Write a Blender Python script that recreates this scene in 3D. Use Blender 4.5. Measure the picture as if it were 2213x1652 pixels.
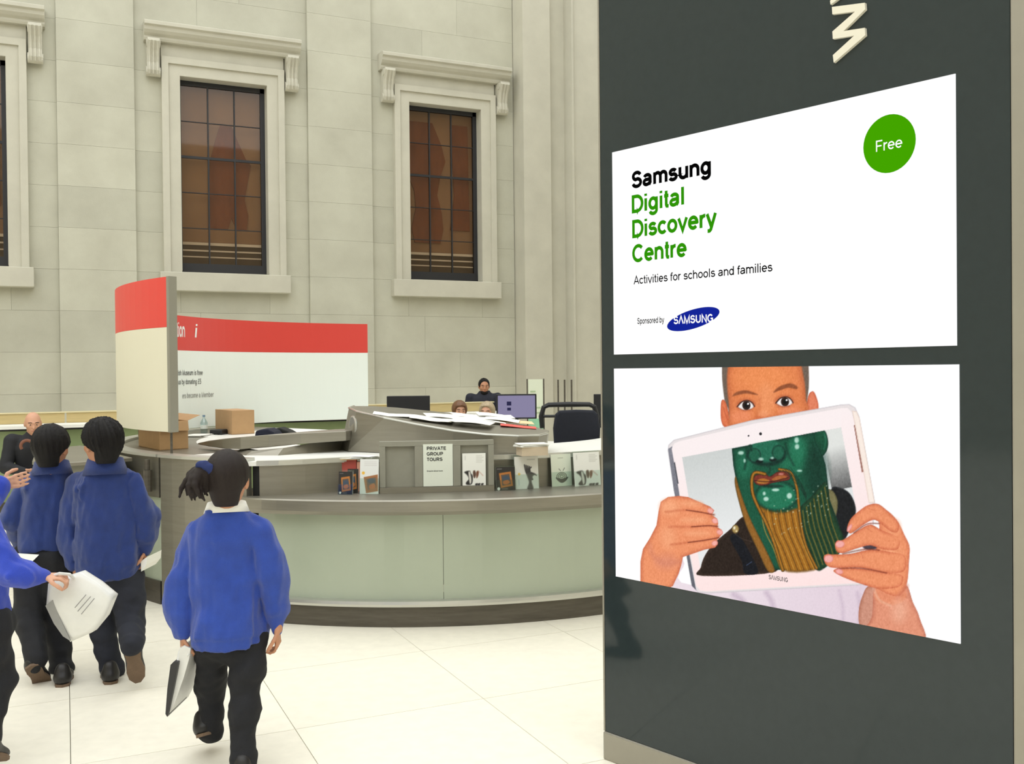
import bpy, bmesh, math, random
import numpy as np
from math import sin, cos, radians, pi, sqrt, atan, atan2
from mathutils import Matrix, Vector

for _o in list(bpy.data.objects):
    bpy.data.objects.remove(_o)
SC = bpy.context.scene
COL = SC.collection
random.seed(4)
RNG = np.random.default_rng(7)

# ------------------------------------------------------------------ camera
F_PX, CX, CY = 2100.0, 1106.5, 826.0          # focal length and centre for a 2213 x 1652 frame
YAW, EYE, ROLL, HORIZON = radians(24.7), 1.5, 0.010, 804.0
PITCH = atan((CY - HORIZON) / F_PX)
FW = np.array([sin(YAW) * cos(PITCH), cos(YAW) * cos(PITCH), -sin(PITCH)])
_r0 = np.array([cos(YAW), -sin(YAW), 0.0])
_u0 = np.cross(_r0, FW)
RT = _r0 * cos(ROLL) - _u0 * sin(ROLL)
UP = np.cross(RT, FW)
CAM = np.array([0.0, 0.0, EYE])
cd = bpy.data.cameras.new('camera')
cd.sensor_fit = 'HORIZONTAL'
cd.sensor_width = 36.0
cd.lens = 36.0 * F_PX / 2213.0
cd.clip_start = 0.05
cam = bpy.data.objects.new('camera', cd)
COL.objects.link(cam)
cam.matrix_world = Matrix(((RT[0], UP[0], -FW[0], CAM[0]), (RT[1], UP[1], -FW[1], CAM[1]),
                           (RT[2], UP[2], -FW[2], CAM[2]), (0, 0, 0, 1)))
SC.camera = cam

def ray(x, y): return FW + RT * (x - CX) / F_PX + UP * (CY - y) / F_PX
def atd(x, y, dep): return CAM + ray(x, y) * dep                 # point at a distance along the view axis
def onz(x, y, z=0.0):
    d = ray(x, y); return CAM + d * ((z - EYE) / d[2])           # point at a height
def atY(x, y, Y):
    d = ray(x, y); return CAM + d * (Y / d[1])

# ------------------------------------------------------------------ world: overcast daylight through the glass roof
w = bpy.data.worlds.new('daylight'); SC.world = w; w.use_nodes = True
bg = w.node_tree.nodes['Background']
bg.inputs[0].default_value = (0.985, 1.0, 0.985, 1)
bg.inputs[1].default_value = 2.3
vs = SC.view_settings
vs.view_transform = 'Standard'; vs.look = 'None'; vs.exposure = 0.0; vs.gamma = 1.0
vs.use_curve_mapping = False

# ------------------------------------------------------------------ materials
def lin(c):
    return tuple(((v / 255.0) / 12.92 if v / 255.0 <= 0.04045 else (((v / 255.0) + 0.055) / 1.055) ** 2.4) for v in c)
MATS = {}
def mat(name, rgb, rough=0.6, metal=0.0, noise=0.0, scale=8.0, bump=0.0, bscale=None, rand=0.0, stretch=None,
        spec=0.5, emit=None, alpha=None, trans=0.0, sheen=0.0, coords='Object', ior=None, dark=None, coat=0.0):
    if name in MATS: return MATS[name]
    m = bpy.data.materials.new(name); m.use_nodes = True
    nt = m.node_tree; N = nt.nodes; Lk = nt.links
    b = N['Principled BSDF']
    c = lin(rgb)
    b.inputs['Base Color'].default_value = (*c, 1)
    b.inputs['Roughness'].default_value = rough
    b.inputs['Metallic'].default_value = metal
    b.inputs['Specular IOR Level'].default_value = spec
    if coat: b.inputs['Coat Weight'].default_value = coat
    if ior: b.inputs['IOR'].default_value = ior
    if trans: b.inputs['Transmission Weight'].default_value = trans
    if alpha is not None: b.inputs['Alpha'].default_value = alpha
    if sheen: b.inputs['Sheen Weight'].default_value = sheen
    if emit:
        b.inputs['Base Color'].default_value = (*(v * 0.03 for v in c), 1); b.inputs['Specular IOR Level'].default_value = 0.0
        b.inputs['Emission Color'].default_value = (*c, 1); b.inputs['Emission Strength'].default_value = emit
    if noise or bump or rand:
        tc = N.new('ShaderNodeTexCoord'); mp = N.new('ShaderNodeMapping')
        Lk.new(tc.outputs[coords], mp.inputs[0])
        if stretch: mp.inputs['Scale'].default_value = stretch
        src = None
        if noise:
            n1 = N.new('ShaderNodeTexNoise'); n1.inputs['Scale'].default_value = scale
            n1.inputs['Detail'].default_value = 6; n1.inputs['Roughness'].default_value = 0.6
            Lk.new(mp.outputs[0], n1.inputs['Vector'])
            rp = N.new('ShaderNodeValToRGB')
            d = lin(dark) if dark else tuple(v * (1 - noise) for v in c)
            l = tuple(min(1, v * (1 + noise * 0.6)) for v in c)
            rp.color_ramp.elements[0].position = 0.3; rp.color_ramp.elements[0].color = (*d, 1)
            rp.color_ramp.elements[1].position = 0.7; rp.color_ramp.elements[1].color = (*l, 1)
            Lk.new(n1.outputs['Fac'], rp.inputs[0]); src = rp.outputs[0]
        if rand:
            oi = N.new('ShaderNodeObjectInfo'); mr = N.new('ShaderNodeMapRange')
            mr.inputs['To Min'].default_value = 1 - rand; mr.inputs['To Max'].default_value = 1 + rand * 0.5
            Lk.new(oi.outputs['Random'], mr.inputs['Value'])
            mx = N.new('ShaderNodeVectorMath'); mx.operation = 'SCALE'
            if src: Lk.new(src, mx.inputs[0])
            else: mx.inputs[0].default_value = c
            Lk.new(mr.outputs[0], mx.inputs['Scale']); src = mx.outputs[0]
        if src: Lk.new(src, b.inputs['Base Color'])
        if bump:
            n2 = N.new('ShaderNodeTexNoise'); n2.inputs['Scale'].default_value = bscale or scale * 10
            n2.inputs['Detail'].default_value = 4
            Lk.new(mp.outputs[0], n2.inputs['Vector'])
            bp = N.new('ShaderNodeBump'); bp.inputs['Strength'].default_value = bump; bp.inputs['Distance'].default_value = 0.01
            Lk.new(n2.outputs['Fac'], bp.inputs['Height']); Lk.new(bp.outputs[0], b.inputs['Normal'])
    MATS[name] = m
    return m

def vcol_mat(name, emit=0.0, rough=0.4):
    if name in MATS: return MATS[name]
    m = bpy.data.materials.new(name); m.use_nodes = True
    nt = m.node_tree; b = nt.nodes['Principled BSDF']
    a = nt.nodes.new('ShaderNodeAttribute'); a.attribute_name = 'print'
    b.inputs['Roughness'].default_value = rough
    if emit:
        b.inputs['Base Color'].default_value = (0.01, 0.01, 0.01, 1); b.inputs['Specular IOR Level'].default_value = 0.0
        nt.links.new(a.outputs['Color'], b.inputs['Emission Color']); b.inputs['Emission Strength'].default_value = emit
    else:
        nt.links.new(a.outputs['Color'], b.inputs['Base Color'])
    MATS[name] = m
    return m

STONE = mat('stone', (191, 190, 174), 0.85, noise=0.10, scale=1.3, bump=0.15, bscale=60, rand=0.07, dark=(180, 178, 162), coords='Object')
STONE2 = mat('stone_dressed', (195, 192, 177), 0.8, noise=0.08, scale=2.0, bump=0.1, bscale=70)
WALLFAR = mat('stone_plain', (192, 187, 170), 0.85, noise=0.08, scale=0.7)
FLOORM = mat('floor_stone', (241, 236, 220), 0.42, noise=0.05, scale=14, rand=0.05, spec=0.35)
GROUT = mat('floor_grout', (150, 146, 130), 0.9)
STEEL = mat('brushed_steel', (150, 146, 134), 0.42, metal=0.75, noise=0.10, scale=3, stretch=(1, 1, 14))
STEELD = mat('steel_dark', (96, 91, 82), 0.45, metal=0.5, noise=0.25, scale=4, stretch=(1, 1, 10))
STEELB = mat('steel_bright', (205, 205, 198), 0.3, metal=0.7)
DISPLAYG = mat('display_grey', (146, 145, 132), 0.6, noise=0.05, scale=20)
FROST = mat('frosted_glass', (170, 179, 160), 0.22, noise=0.05, scale=1.5, spec=0.6)
LAMINATE = mat('white_laminate', (238, 238, 232), 0.4)
BLACKGAP = mat('black_gap', (22, 22, 22), 0.7)
BLACKP = mat('black_plastic', (26, 27, 30), 0.5)
WOOD = mat('pale_wood', (196, 176, 124), 0.5, noise=0.12, scale=4, stretch=(1, 12, 12))
GREENG = mat('green_glass', (134, 150, 108), 0.25, noise=0.10, scale=2.5)
SASHM = mat('sash_black', (34, 34, 38), 0.5)
CARD = mat('cardboard', (188, 152, 110), 0.8, noise=0.06, scale=12)
CARDD = mat('cardboard_inside', (140, 104, 72), 0.85)
PAPER = mat('paper_white', (244, 244, 238), 0.7)
CREAMP = mat('paper_cream', (232, 206, 160), 0.7)
REDP = mat('folder_red', (225, 92, 84), 0.5)
REDS = mat('sign_red', (222, 70, 62), 0.45)
SIGNW = mat('sign_white', (244, 252, 246), 0.35)
SIGNC = mat('sign_cream', (224, 220, 198), 0.45)
SIGNE = mat('sign_edge', (150, 148, 136), 0.45, metal=0.3)
WHITE = mat('letter_white', (248, 248, 246), 0.5)
GREYT = mat('letter_grey', (120, 122, 120), 0.6)
GREYT2 = mat('letter_grey_pale', (170, 172, 168), 0.6)

# ------------------------------------------------------------------ mesh helpers
def tag(o, label=None, cat=None, group=None, kind=None):
    if label: o['label'] = label
    if cat: o['category'] = cat
    if group: o['group'] = group
    if kind: o['kind'] = kind
    return o
def empty(name, loc, label=None, cat=None, group=None, kind=None, rot=0.0):
    o = bpy.data.objects.new(name, None); COL.objects.link(o)
    o.empty_display_size = 0.1
    o.location = Vector([float(v) for v in loc]); o.rotation_euler = (0, 0, rot)
    return tag(o, label, cat, group, kind)
def link(name, me, m=None, parent=None, loc=None, smooth=False):
    if m is not None and len(me.materials) == 0: me.materials.append(m)
    if smooth:
        me.polygons.foreach_set('use_smooth', [True] * len(me.polygons))
    o = bpy.data.objects.new(name, me); COL.objects.link(o)
    if parent is not None: o.parent = parent
    if loc is not None: o.location = Vector([float(v) for v in loc])
    return o
class MB:
    """collects shapes for ONE mesh, in world coordinates unless a matrix is given"""
    def __init__(s): s.v = []; s.f = []
    def add(s, vs_, fs_):
        k = len(s.v); s.v += [tuple(float(c) for c in p) for p in vs_]; s.f += [tuple(i + k for i in f) for f in fs_]; return s
    def box(s, x0, x1, y0, y1, z0, z1):
        return s.add([(x0, y0, z0), (x1, y0, z0), (x1, y1, z0), (x0, y1, z0), (x0, y0, z1), (x1, y0, z1), (x1, y1, z1), (x0, y1, z1)],
                     [(0, 3, 2, 1), (4, 5, 6, 7), (0, 1, 5, 4), (1, 2, 6, 5), (2, 3, 7, 6), (3, 0, 4, 7)])
    def prism(s, pts, z0, z1):
        n = len(pts)
        return s.add([(p[0], p[1], z0) for p in pts] + [(p[0], p[1], z1) for p in pts],
                     [tuple(range(n - 1, -1, -1)), tuple(range(n, 2 * n))] + [(i, (i + 1) % n, n + (i + 1) % n, n + i) for i in range(n)])
    def extrude(s, pts, d):
        """pts: ordered 3-D outline, d: extrusion vector"""
        n = len(pts); P = [np.array(p, float) for p in pts]; d = np.array(d, float)
        return s.add(P + [p + d for p in P],
                     [tuple(range(n - 1, -1, -1)), tuple(range(n, 2 * n))] + [(i, (i + 1) % n, n + (i + 1) % n, n + i) for i in range(n)])
    def tube(s, pts, r, n=8, cap=True):
        P = [np.array(p, float) for p in pts]; R = r if hasattr(r, '__len__') else [r] * len(P)
        k = len(s.v); prev = None
        for i, p in enumerate(P):
            t = P[min(i + 1, len(P) - 1)] - P[max(i - 1, 0)]; t = t / (np.linalg.norm(t) + 1e-9)
            if prev is None:
                a = np.cross(t, [0, 0, 1.0]);
                if np.linalg.norm(a) < 1e-3: a = np.cross(t, [1.0, 0, 0])
            else: a = prev - t * (prev @ t)
            a = a / np.linalg.norm(a); prev = a; b = np.cross(t, a)
            for j in range(n):
                q = p + R[i] * (a * cos(2 * pi * j / n) + b * sin(2 * pi * j / n)); s.v.append(tuple(q))
        for i in range(len(P) - 1):
            for j in range(n):
                s.f.append((k + i * n + j, k + i * n + (j + 1) % n, k + (i + 1) * n + (j + 1) % n, k + (i + 1) * n + j))
        if cap:
            s.f.append(tuple(k + j for j in range(n - 1, -1, -1))); e = k + (len(P) - 1) * n
            s.f.append(tuple(e + j for j in range(n)))
        return s
    def lathe(s, prof, cx, cy, n=24):
        k = len(s.v)
        for r, z in prof:
            for j in range(n): s.v.append((cx + r * cos(2 * pi * j / n), cy + r * sin(2 * pi * j / n), z))
        for i in range(len(prof) - 1):
            for j in range(n):
                s.f.append((k + i * n + j, k + i * n + (j + 1) % n, k + (i + 1) * n + (j + 1) % n, k + (i + 1) * n + j))
        s.f.append(tuple(k + j for j in range(n - 1, -1, -1))); e = k + (len(prof) - 1) * n
        s.f.append(tuple(e + j for j in range(n)))
        return s
    def sweep(s, prof, path):
        """closed profile [(a,b)], path list of functions (a,b)->xyz"""
        n = len(prof); k = len(s.v)
        for fn in path:
            for a, b in prof: s.v.append(tuple(float(c) for c in fn(a, b)))
        m_ = len(path)
        for i in range(m_ - 1):
            for j in range(n):
                s.f.append((k + i * n + j, k + i * n + (j + 1) % n, k + (i + 1) * n + (j + 1) % n, k + (i + 1) * n + j))
        s.f.append(tuple(k + j for j in range(n - 1, -1, -1))); s.f.append(tuple(k + (m_ - 1) * n + j for j in range(n)))
        return s
    def mesh(s, name, origin=(0, 0, 0)):
        me = bpy.data.meshes.new(name)
        o = np.array(origin, float)
        me.from_pydata([tuple(np.array(v) - o) for v in s.v], [], s.f)
        bm = bmesh.new(); bm.from_mesh(me); bmesh.ops.recalc_face_normals(bm, faces=bm.faces); bm.to_mesh(me); bm.free()
        me.update(); return me
    def build(s, name, m, parent=None, origin=None, bevel=0.0, smooth=False):
        """origin: world point the mesh is made relative to (the parent's location by default)"""
        if parent is not None and origin is None:
            q = parent; o = Vector((0, 0, 0))
            while q is not None: o = o + q.location; q = q.parent
            me = s.mesh(name, o); ob = link(name, me, m, parent)
        else:
            o = origin if origin is not None else (0, 0, 0)
            me = s.mesh(name, o); ob = link(name, me, m, parent, loc=o)
        if smooth:
            me.polygons.foreach_set('use_smooth', [True] * len(me.polygons))
        if bevel:
            bv = ob.modifiers.new('bevel', 'BEVEL'); bv.width = bevel; bv.segments = 2; bv.limit_method = 'ANGLE'; bv.angle_limit = radians(40)
        return ob
def centroid(mb): 
    a = np.array(mb.v); return np.array([(a[:, 0].min() + a[:, 0].max()) / 2, (a[:, 1].min() + a[:, 1].max()) / 2, a[:, 2].min()])

# plain sans lettering drawn as strokes; capital height 1, x-height 0.725
def _el(cx, cy, rx, ry, a0, a1, n=14): return [(cx + rx * cos(radians(a0 + (a1 - a0) * k / n)), cy + ry * sin(radians(a0 + (a1 - a0) * k / n))) for k in range(n + 1)]
H_, X_, B_ = 0.935, 0.66, 0.065
_S = _el(0.42, 0.71, 0.29, 0.225, 15, 250, 12) + _el(0.42, 0.30, 0.32, 0.235, 80, -168, 14)
_s = _el(0.34, 0.51, 0.22, 0.15, 20, 245, 10) + _el(0.34, 0.225, 0.25, 0.165, 78, -165, 12)
GLY = {
 'S': (0.85, [_S]), 's': (0.68, [_s]),
 'a': (0.76, [_el(0.36, 0.50, 0.24, 0.16, 165, 0, 10) + [(0.60, 0.2), (0.62, 0.09), (0.66, B_)], [(0.60, 0.40), (0.36, 0.37)] + _el(0.30, 0.22, 0.21, 0.155, 80, 290, 10) + [(0.48, 0.10), (0.60, 0.25)]]),
 'm': (1.16, [[(0.13, B_ - .065), (0.13, 0.725)], [(0.13, 0.45)] + _el(0.355, 0.45, 0.225, 0.21, 170, 0, 9) + [(0.58, 0)], [(0.58, 0.45)] + _el(0.805, 0.45, 0.225, 0.21, 170, 0, 9) + [(1.03, 0)]]),
 'n': (0.77, [[(0.13, 0), (0.13, 0.725)], [(0.13, 0.42)] + _el(0.385, 0.42, 0.255, 0.24, 170, 0, 10) + [(0.64, 0)]]),
 'h': (0.77, [[(0.13, 0), (0.13, 1.0)], [(0.13, 0.42)] + _el(0.385, 0.42, 0.255, 0.24, 170, 0, 10) + [(0.64, 0)]]),
 'r': (0.47, [[(0.13, 0), (0.13, 0.725)], [(0.13, 0.40)] + _el(0.40, 0.40, 0.27, 0.26, 170, 80, 6)]),
 'u': (0.77, [[(0.64, 0.725), (0.64, 0)], [(0.13, 0.725), (0.13, 0.30)] + _el(0.385, 0.30, 0.255, 0.24, 180, 350, 10)]),
 'g': (0.77, [_el(0.36, 0.37, 0.26, 0.29, 0, 360, 22), [(0.63, 0.725), (0.63, -0.02)] + _el(0.37, -0.03, 0.26, 0.20, 0, -165, 10)]),
 'd': (0.77, [_el(0.36, 0.3625, 0.26, 0.30, 0, 360, 22), [(0.63, 1.0), (0.63, 0)]]),
 'q': (0.77, [_el(0.36, 0.3625, 0.26, 0.30, 0, 360, 22), [(0.63, 0.725), (0.63, -0.28)]]),
 'b': (0.77, [_el(0.41, 0.3625, 0.26, 0.30, 0, 360, 22), [(0.14, 1.0), (0.14, 0)]]),
 'p': (0.77, [_el(0.41, 0.3625, 0.26, 0.30, 0, 360, 22), [(0.14, 0.725), (0.14, -0.28)]]),
 'o': (0.77, [_el(0.385, 0.3625, 0.285, 0.30, 0, 360, 24)]),
 'e': (0.77, [[(0.10, 0.37), (0.665, 0.37)] + _el(0.385, 0.3625, 0.285, 0.30, 2, 318, 22)]),
 'c': (0.70, [_el(0.385, 0.3625, 0.285, 0.30, 40, 320, 20)]),
 'i': (0.31, [[(0.155, 0), (0.155, 0.725)], [(0.155, 0.86), (0.155, 1.0)]]),
 'l': (0.31, [[(0.155, 0), (0.155, 1.0)]]),
 't': (0.39, [[(0.19, 0.95), (0.19, 0.16), (0.23, 0.075), (0.37, 0.06)], [(0.03, 0.665), (0.36, 0.665)]]),
 'f': (0.39, [[(0.16, 0), (0.16, 0.80), (0.21, 0.91), (0.40, 0.93)], [(0.02, 0.665), (0.36, 0.665)]]),
 'v': (0.70, [[(0.05, 0.725), (0.35, 0.02), (0.65, 0.725)]]),
 'y': (0.70, [[(0.05, 0.725), (0.35, 0.0)], [(0.65, 0.725), (0.31, -0.15), (0.22, -0.22), (0.08, -0.22)]]),
 'k': (0.70, [[(0.13, 0), (0.13, 1)], [(0.6, 0.725), (0.15, 0.28)], [(0.3, 0.42), (0.64, 0)]]),
 'D': (0.95, [[(0.15, 0.5), (0.15, B_), (0.45, B_)] + _el(0.45, 0.5, 0.42, 0.435, -90, 90, 16) + [(0.15, H_), (0.15, 0.5)]]),
 'C': (0.95, [_el(0.50, 0.5, 0.41, 0.435, 42, 318, 22)]),
 'G': (1.0, [_el(0.50, 0.5, 0.41, 0.435, 42, 318, 20) + [(0.86, 0.2), (0.86, 0.46), (0.55, 0.46)]]),
 'O': (1.0, [_el(0.50, 0.5, 0.42, 0.435, 0, 360, 28)]),
 'A': (0.90, [[(0.05, 0), (0.45, 0.98), (0.85, 0)], [(0.18, 0.32), (0.72, 0.32)]]),
 '^': (0.90, [[(0.07, 0), (0.45, 0.98), (0.83, 0)]]),
 'H': (0.98, [[(0.15, 0), (0.15, 1)], [(0.83, 0), (0.83, 1)], [(0.15, 0.5), (0.83, 0.5)]]),
 'B': (0.92, [[(0.15, 0.5), (0.15, B_), (0.55, B_)] + _el(0.55, 0.285, 0.26, 0.22, -90, 90, 10) + [(0.15, 0.505)], [(0.15, 0.5), (0.15, H_), (0.5, H_)] + _el(0.5, 0.72, 0.24, 0.215, 90, -90, 10)]),
 'M': (1.1, [[(0.14, 0), (0.14, 0.97), (0.55, 0.06), (0.96, 0.97), (0.96, 0)]]),
 'N': (0.98, [[(0.15, 0), (0.15, 0.97), (0.83, 0.03), (0.83, 1)]]),
 'U': (0.98, [[(0.15, 1), (0.15, 0.40)] + _el(0.49, 0.40, 0.34, 0.335, 180, 360, 12) + [(0.83, 1)]]),
 'F': (0.80, [[(0.15, 0), (0.15, H_), (0.75, H_)], [(0.15, 0.49), (0.66, 0.49)]]),
 'E': (0.85, [[(0.80, B_), (0.15, B_), (0.15, H_), (0.78, H_)], [(0.15, 0.5), (0.74, 0.5)]]),
 'I': (0.36, [[(0.18, 0), (0.18, 1)]]),
 'T': (0.82, [[(0.04, H_), (0.78, H_)], [(0.41, 0), (0.41, H_)]]),
 'V': (0.90, [[(0.05, 1), (0.45, 0.03), (0.85, 1)]]),
 'P': (0.88, [[(0.15, 0), (0.15, H_), (0.5, H_)] + _el(0.5, 0.685, 0.29, 0.25, 90, -90, 12) + [(0.15, 0.435)]]),
 'R': (0.95, [[(0.15, 0), (0.15, H_), (0.5, H_)] + _el(0.5, 0.70, 0.29, 0.235, 90, -90, 12) + [(0.15, 0.465)], [(0.48, 0.46), (0.84, 0)]]),
 '5': (0.76, [[(0.64, 0.94), (0.22, 0.94), (0.15, 0.52)] + _el(0.37, 0.33, 0.29, 0.275, 130, -160, 14)]),
 '\u00a3': (0.76, [_el(0.47, 0.73, 0.21, 0.21, 20, 180, 8) + [(0.30, 0.45), (0.24, 0.15), (0.12, B_), (0.68, B_)], [(0.08, 0.47), (0.55, 0.47)]]),
}
def text_mesh(body, size, bold=0.0, spacing=1.0, shear=0.0, extrude=0.0):
    hw = 0.063 + bold; V, Fc = [], []; x = 0.0
    for ch in body:
        if ch == ' ': x += 0.38; continue
        adv, strokes = GLY[ch]
        for st in strokes:
            p = [np.array(q, float) for q in st]; closed = len(p) > 3 and np.linalg.norm(p[0] - p[-1]) < 1e-6
            n = len(p); k = len(V)
            for i in range(n):
                a = p[i - 1] if i > 0 else (p[-2] if closed else None); b = p[i + 1] if i < n - 1 else (p[1] if closed else None)
                t1 = p[i] - a if a is not None else b - p[i]; t2 = b - p[i] if b is not None else p[i] - a
                t1 = t1 / (np.linalg.norm(t1) + 1e-9); t2 = t2 / (np.linalg.norm(t2) + 1e-9)
                n1 = np.array([-t1[1], t1[0]]); n2 = np.array([-t2[1], t2[0]]); mt = n1 + n2
                l = np.linalg.norm(mt); mt = mt / l if l > 1e-3 else n1
                w_ = hw / max(0.45, mt @ n1)
                for sg in (1, -1):
                    q = p[i] + mt * w_ * sg; V.append(((q[0] + x + shear * q[1]) * size, q[1] * size, 0.0))
            for i in range(n - 1): Fc.append((k + 2 * i + 1, k + 2 * i + 3, k + 2 * i + 2, k + 2 * i))
        x += adv * spacing + bold * 1.2
    me = bpy.data.meshes.new('lettering'); me.from_pydata(V, [], Fc); me.update(); return me
def map_mesh(me, fn):
    for v in me.vertices: v.co = Vector([float(c) for c in fn(v.co.x, v.co.y, v.co.z)])
    me.update(); return me

# ------------------------------------------------------------------ the setting
WY = 16.0                                                            # window wall
floor = empty('floor', (0, 0, 0), kind='structure')
TX, TY, TG = 0.863, 0.85, 0.0032
slab = MB().box(TG / 2, TX - TG / 2, TG / 2, TY - TG / 2, -0.02, 0).mesh('floor_slab')
for i in range(-7, 8):
    for j in range(-4, 15):
        link('floor_slab', slab, FLOORM, floor, (i * TX, 3.25 - 0.0 + j * TY - 0.0, 0))
MB().box(-7 * TX, 8 * TX, 3.25 - 4 * TY, 3.25 + 15 * TY, -0.05, -0.008).build('joint_bed', GROUT, floor)
m = MB()
X0, X1, Y0, Y1 = -7 * TX, 8 * TX, 3.25 - 4 * TY, 3.25 + 15 * TY
m.box(-14, X0, -14, 17, -0.06, 0).box(X1, 20, -14, 17, -0.06, 0).box(X0, X1, -14, Y0, -0.06, 0).box(X0, X1, Y1, 17, -0.06, 0)
m.build('paving', FLOORM, floor)

wall = empty('wall_back', (0, WY, 0), kind='structure')
PER, W1 = 3.745, 2.354
ZT = 12.0
wins = [W1 - PER, W1, W1 + PER]
OW, OZ0, OZ1 = 0.67, 3.13, 6.16                                       # opening half width, sill level, head level
def stone_block(x0, x1, z0, z1, y):
    g = 0.0012
    mb = MB().box(x0 + g, x1 - g, y, y + 0.16, z0 + g, z1 - g)
    mb.build('stone_block', STONE, wall)
CH = 0.62
ncourse = 15
for c in range(ncourse):
    z0, z1 = c * CH, (c + 1) * CH
    if z1 < 0.7: continue
    for wx in wins:
        # wide pilaster strip to the right of the bay, standing proud
        pl, pr = wx + 1.333, wx + 1.333 + 1.08
        bl, br = wx - 1.345, wx + 1.333
        if wx < 5:
            stone_block(pl, pr, z0, z1, WY - 0.07)
        if z1 > OZ0 - 0.3 and z0 < OZ1 + 0.05:
            if wx > 0: stone_block(bl, wx - OW - 0.02, z0, z1, WY)
            stone_block(wx + OW + 0.02, br, z0, z1, WY)
            if z0 < OZ0 - 0.3: stone_block(wx - OW - 0.02, wx + OW + 0.02, z0, OZ0 - 0.3, WY)
        else:
            cut = bl + (0.95 if c % 2 else 1.6)
            if wx > 0: stone_block(bl, cut, z0, z1, WY); stone_block(cut, br, z0, z1, WY)
            else: stone_block(wx, br, z0, z1, WY)
m = MB()                                                             # the wall's core, open at the windows
edges = [-14] + sum([[wx - OW - 0.005, wx + OW + 0.005] for wx in wins], []) + [20]
for k in range(0, len(edges), 2): m.box(edges[k], edges[k + 1], WY + 0.10, WY + 0.9, 0, ZT)
for wx in wins: m.box(wx - OW - 0.005, wx + OW + 0.005, WY + 0.10, WY + 0.9, 0, OZ0).box(wx - OW - 0.005, wx + OW + 0.005, WY + 0.10, WY + 0.9, OZ1, ZT)
m.box(-14, wins[0] - 1.345, WY, WY + 0.11, 0, ZT)
m.box(wins[0] - 1.345, 7.5, WY, WY + 0.11, ncourse * CH + 0.01, ZT).box(-2.5, 7.5, WY + .02, WY + 0.11, 0, 0.62)
m.build('wall_core', WALLFAR, wall)
# stepped pier at the right end of the wall
m = MB().box(7.44, 7.98, WY - 0.42, WY + 0.2, 0, ZT); m.build('pier_shaft', STONE2, wall)
m = MB().box(7.98, 8.32, WY - 0.30, WY + 0.2, 0, ZT); m.build('pier_recess', STONE2, wall)
m = MB().box(8.32, 8.36, WY - 0.60, WY + 0.2, 0, ZT).box(8.36, 12, WY - 0.55, WY + 0.2, 0, ZT); m.build('pier_face', STONE2, wall)

BLIND = mat('blind_reflection_tan', (172, 144, 116), 0.8, noise=0.08, scale=1.5)  # blind colour, lightened to carry the bright roof's reflection
REFLRUST = mat('rust_reflection', (142, 92, 66), 0.8, noise=0.15, scale=3, stretch=(4, 1, 1))  # rust tone paints the darker reflection in the panes
GREYIN = mat('grey_interior', (120, 108, 92), 0.8)
PANEM = mat('window_pane', (60, 46, 36), 0.06, trans=1.0, spec=0.5, ior=1.25)
def glass_mat(name, tint, gloss=0.10):
    m = bpy.data.materials.new(name); m.use_nodes = True; nt = m.node_tree; nt.nodes.clear()
    o = nt.nodes.new('ShaderNodeOutputMaterial'); mx = nt.nodes.new('ShaderNodeMixShader')
    t = nt.nodes.new('ShaderNodeBsdfTransparent'); g = nt.nodes.new('ShaderNodeBsdfGlossy')
    t.inputs[0].default_value = (*lin(tint), 1); g.inputs['Roughness'].default_value = 0.03
    mx.inputs[0].default_value = gloss
    nt.links.new(t.outputs[0], mx.inputs[1]); nt.links.new(g.outputs[0], mx.inputs[2]); nt.links.new(mx.outputs[0], o.inputs[0])
    return m
PANEM = glass_mat('window_pane_glass', (232, 224, 214), 0.03)
ACRYL = glass_mat('clear_acrylic', (245, 250, 248), 0.07)

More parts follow.
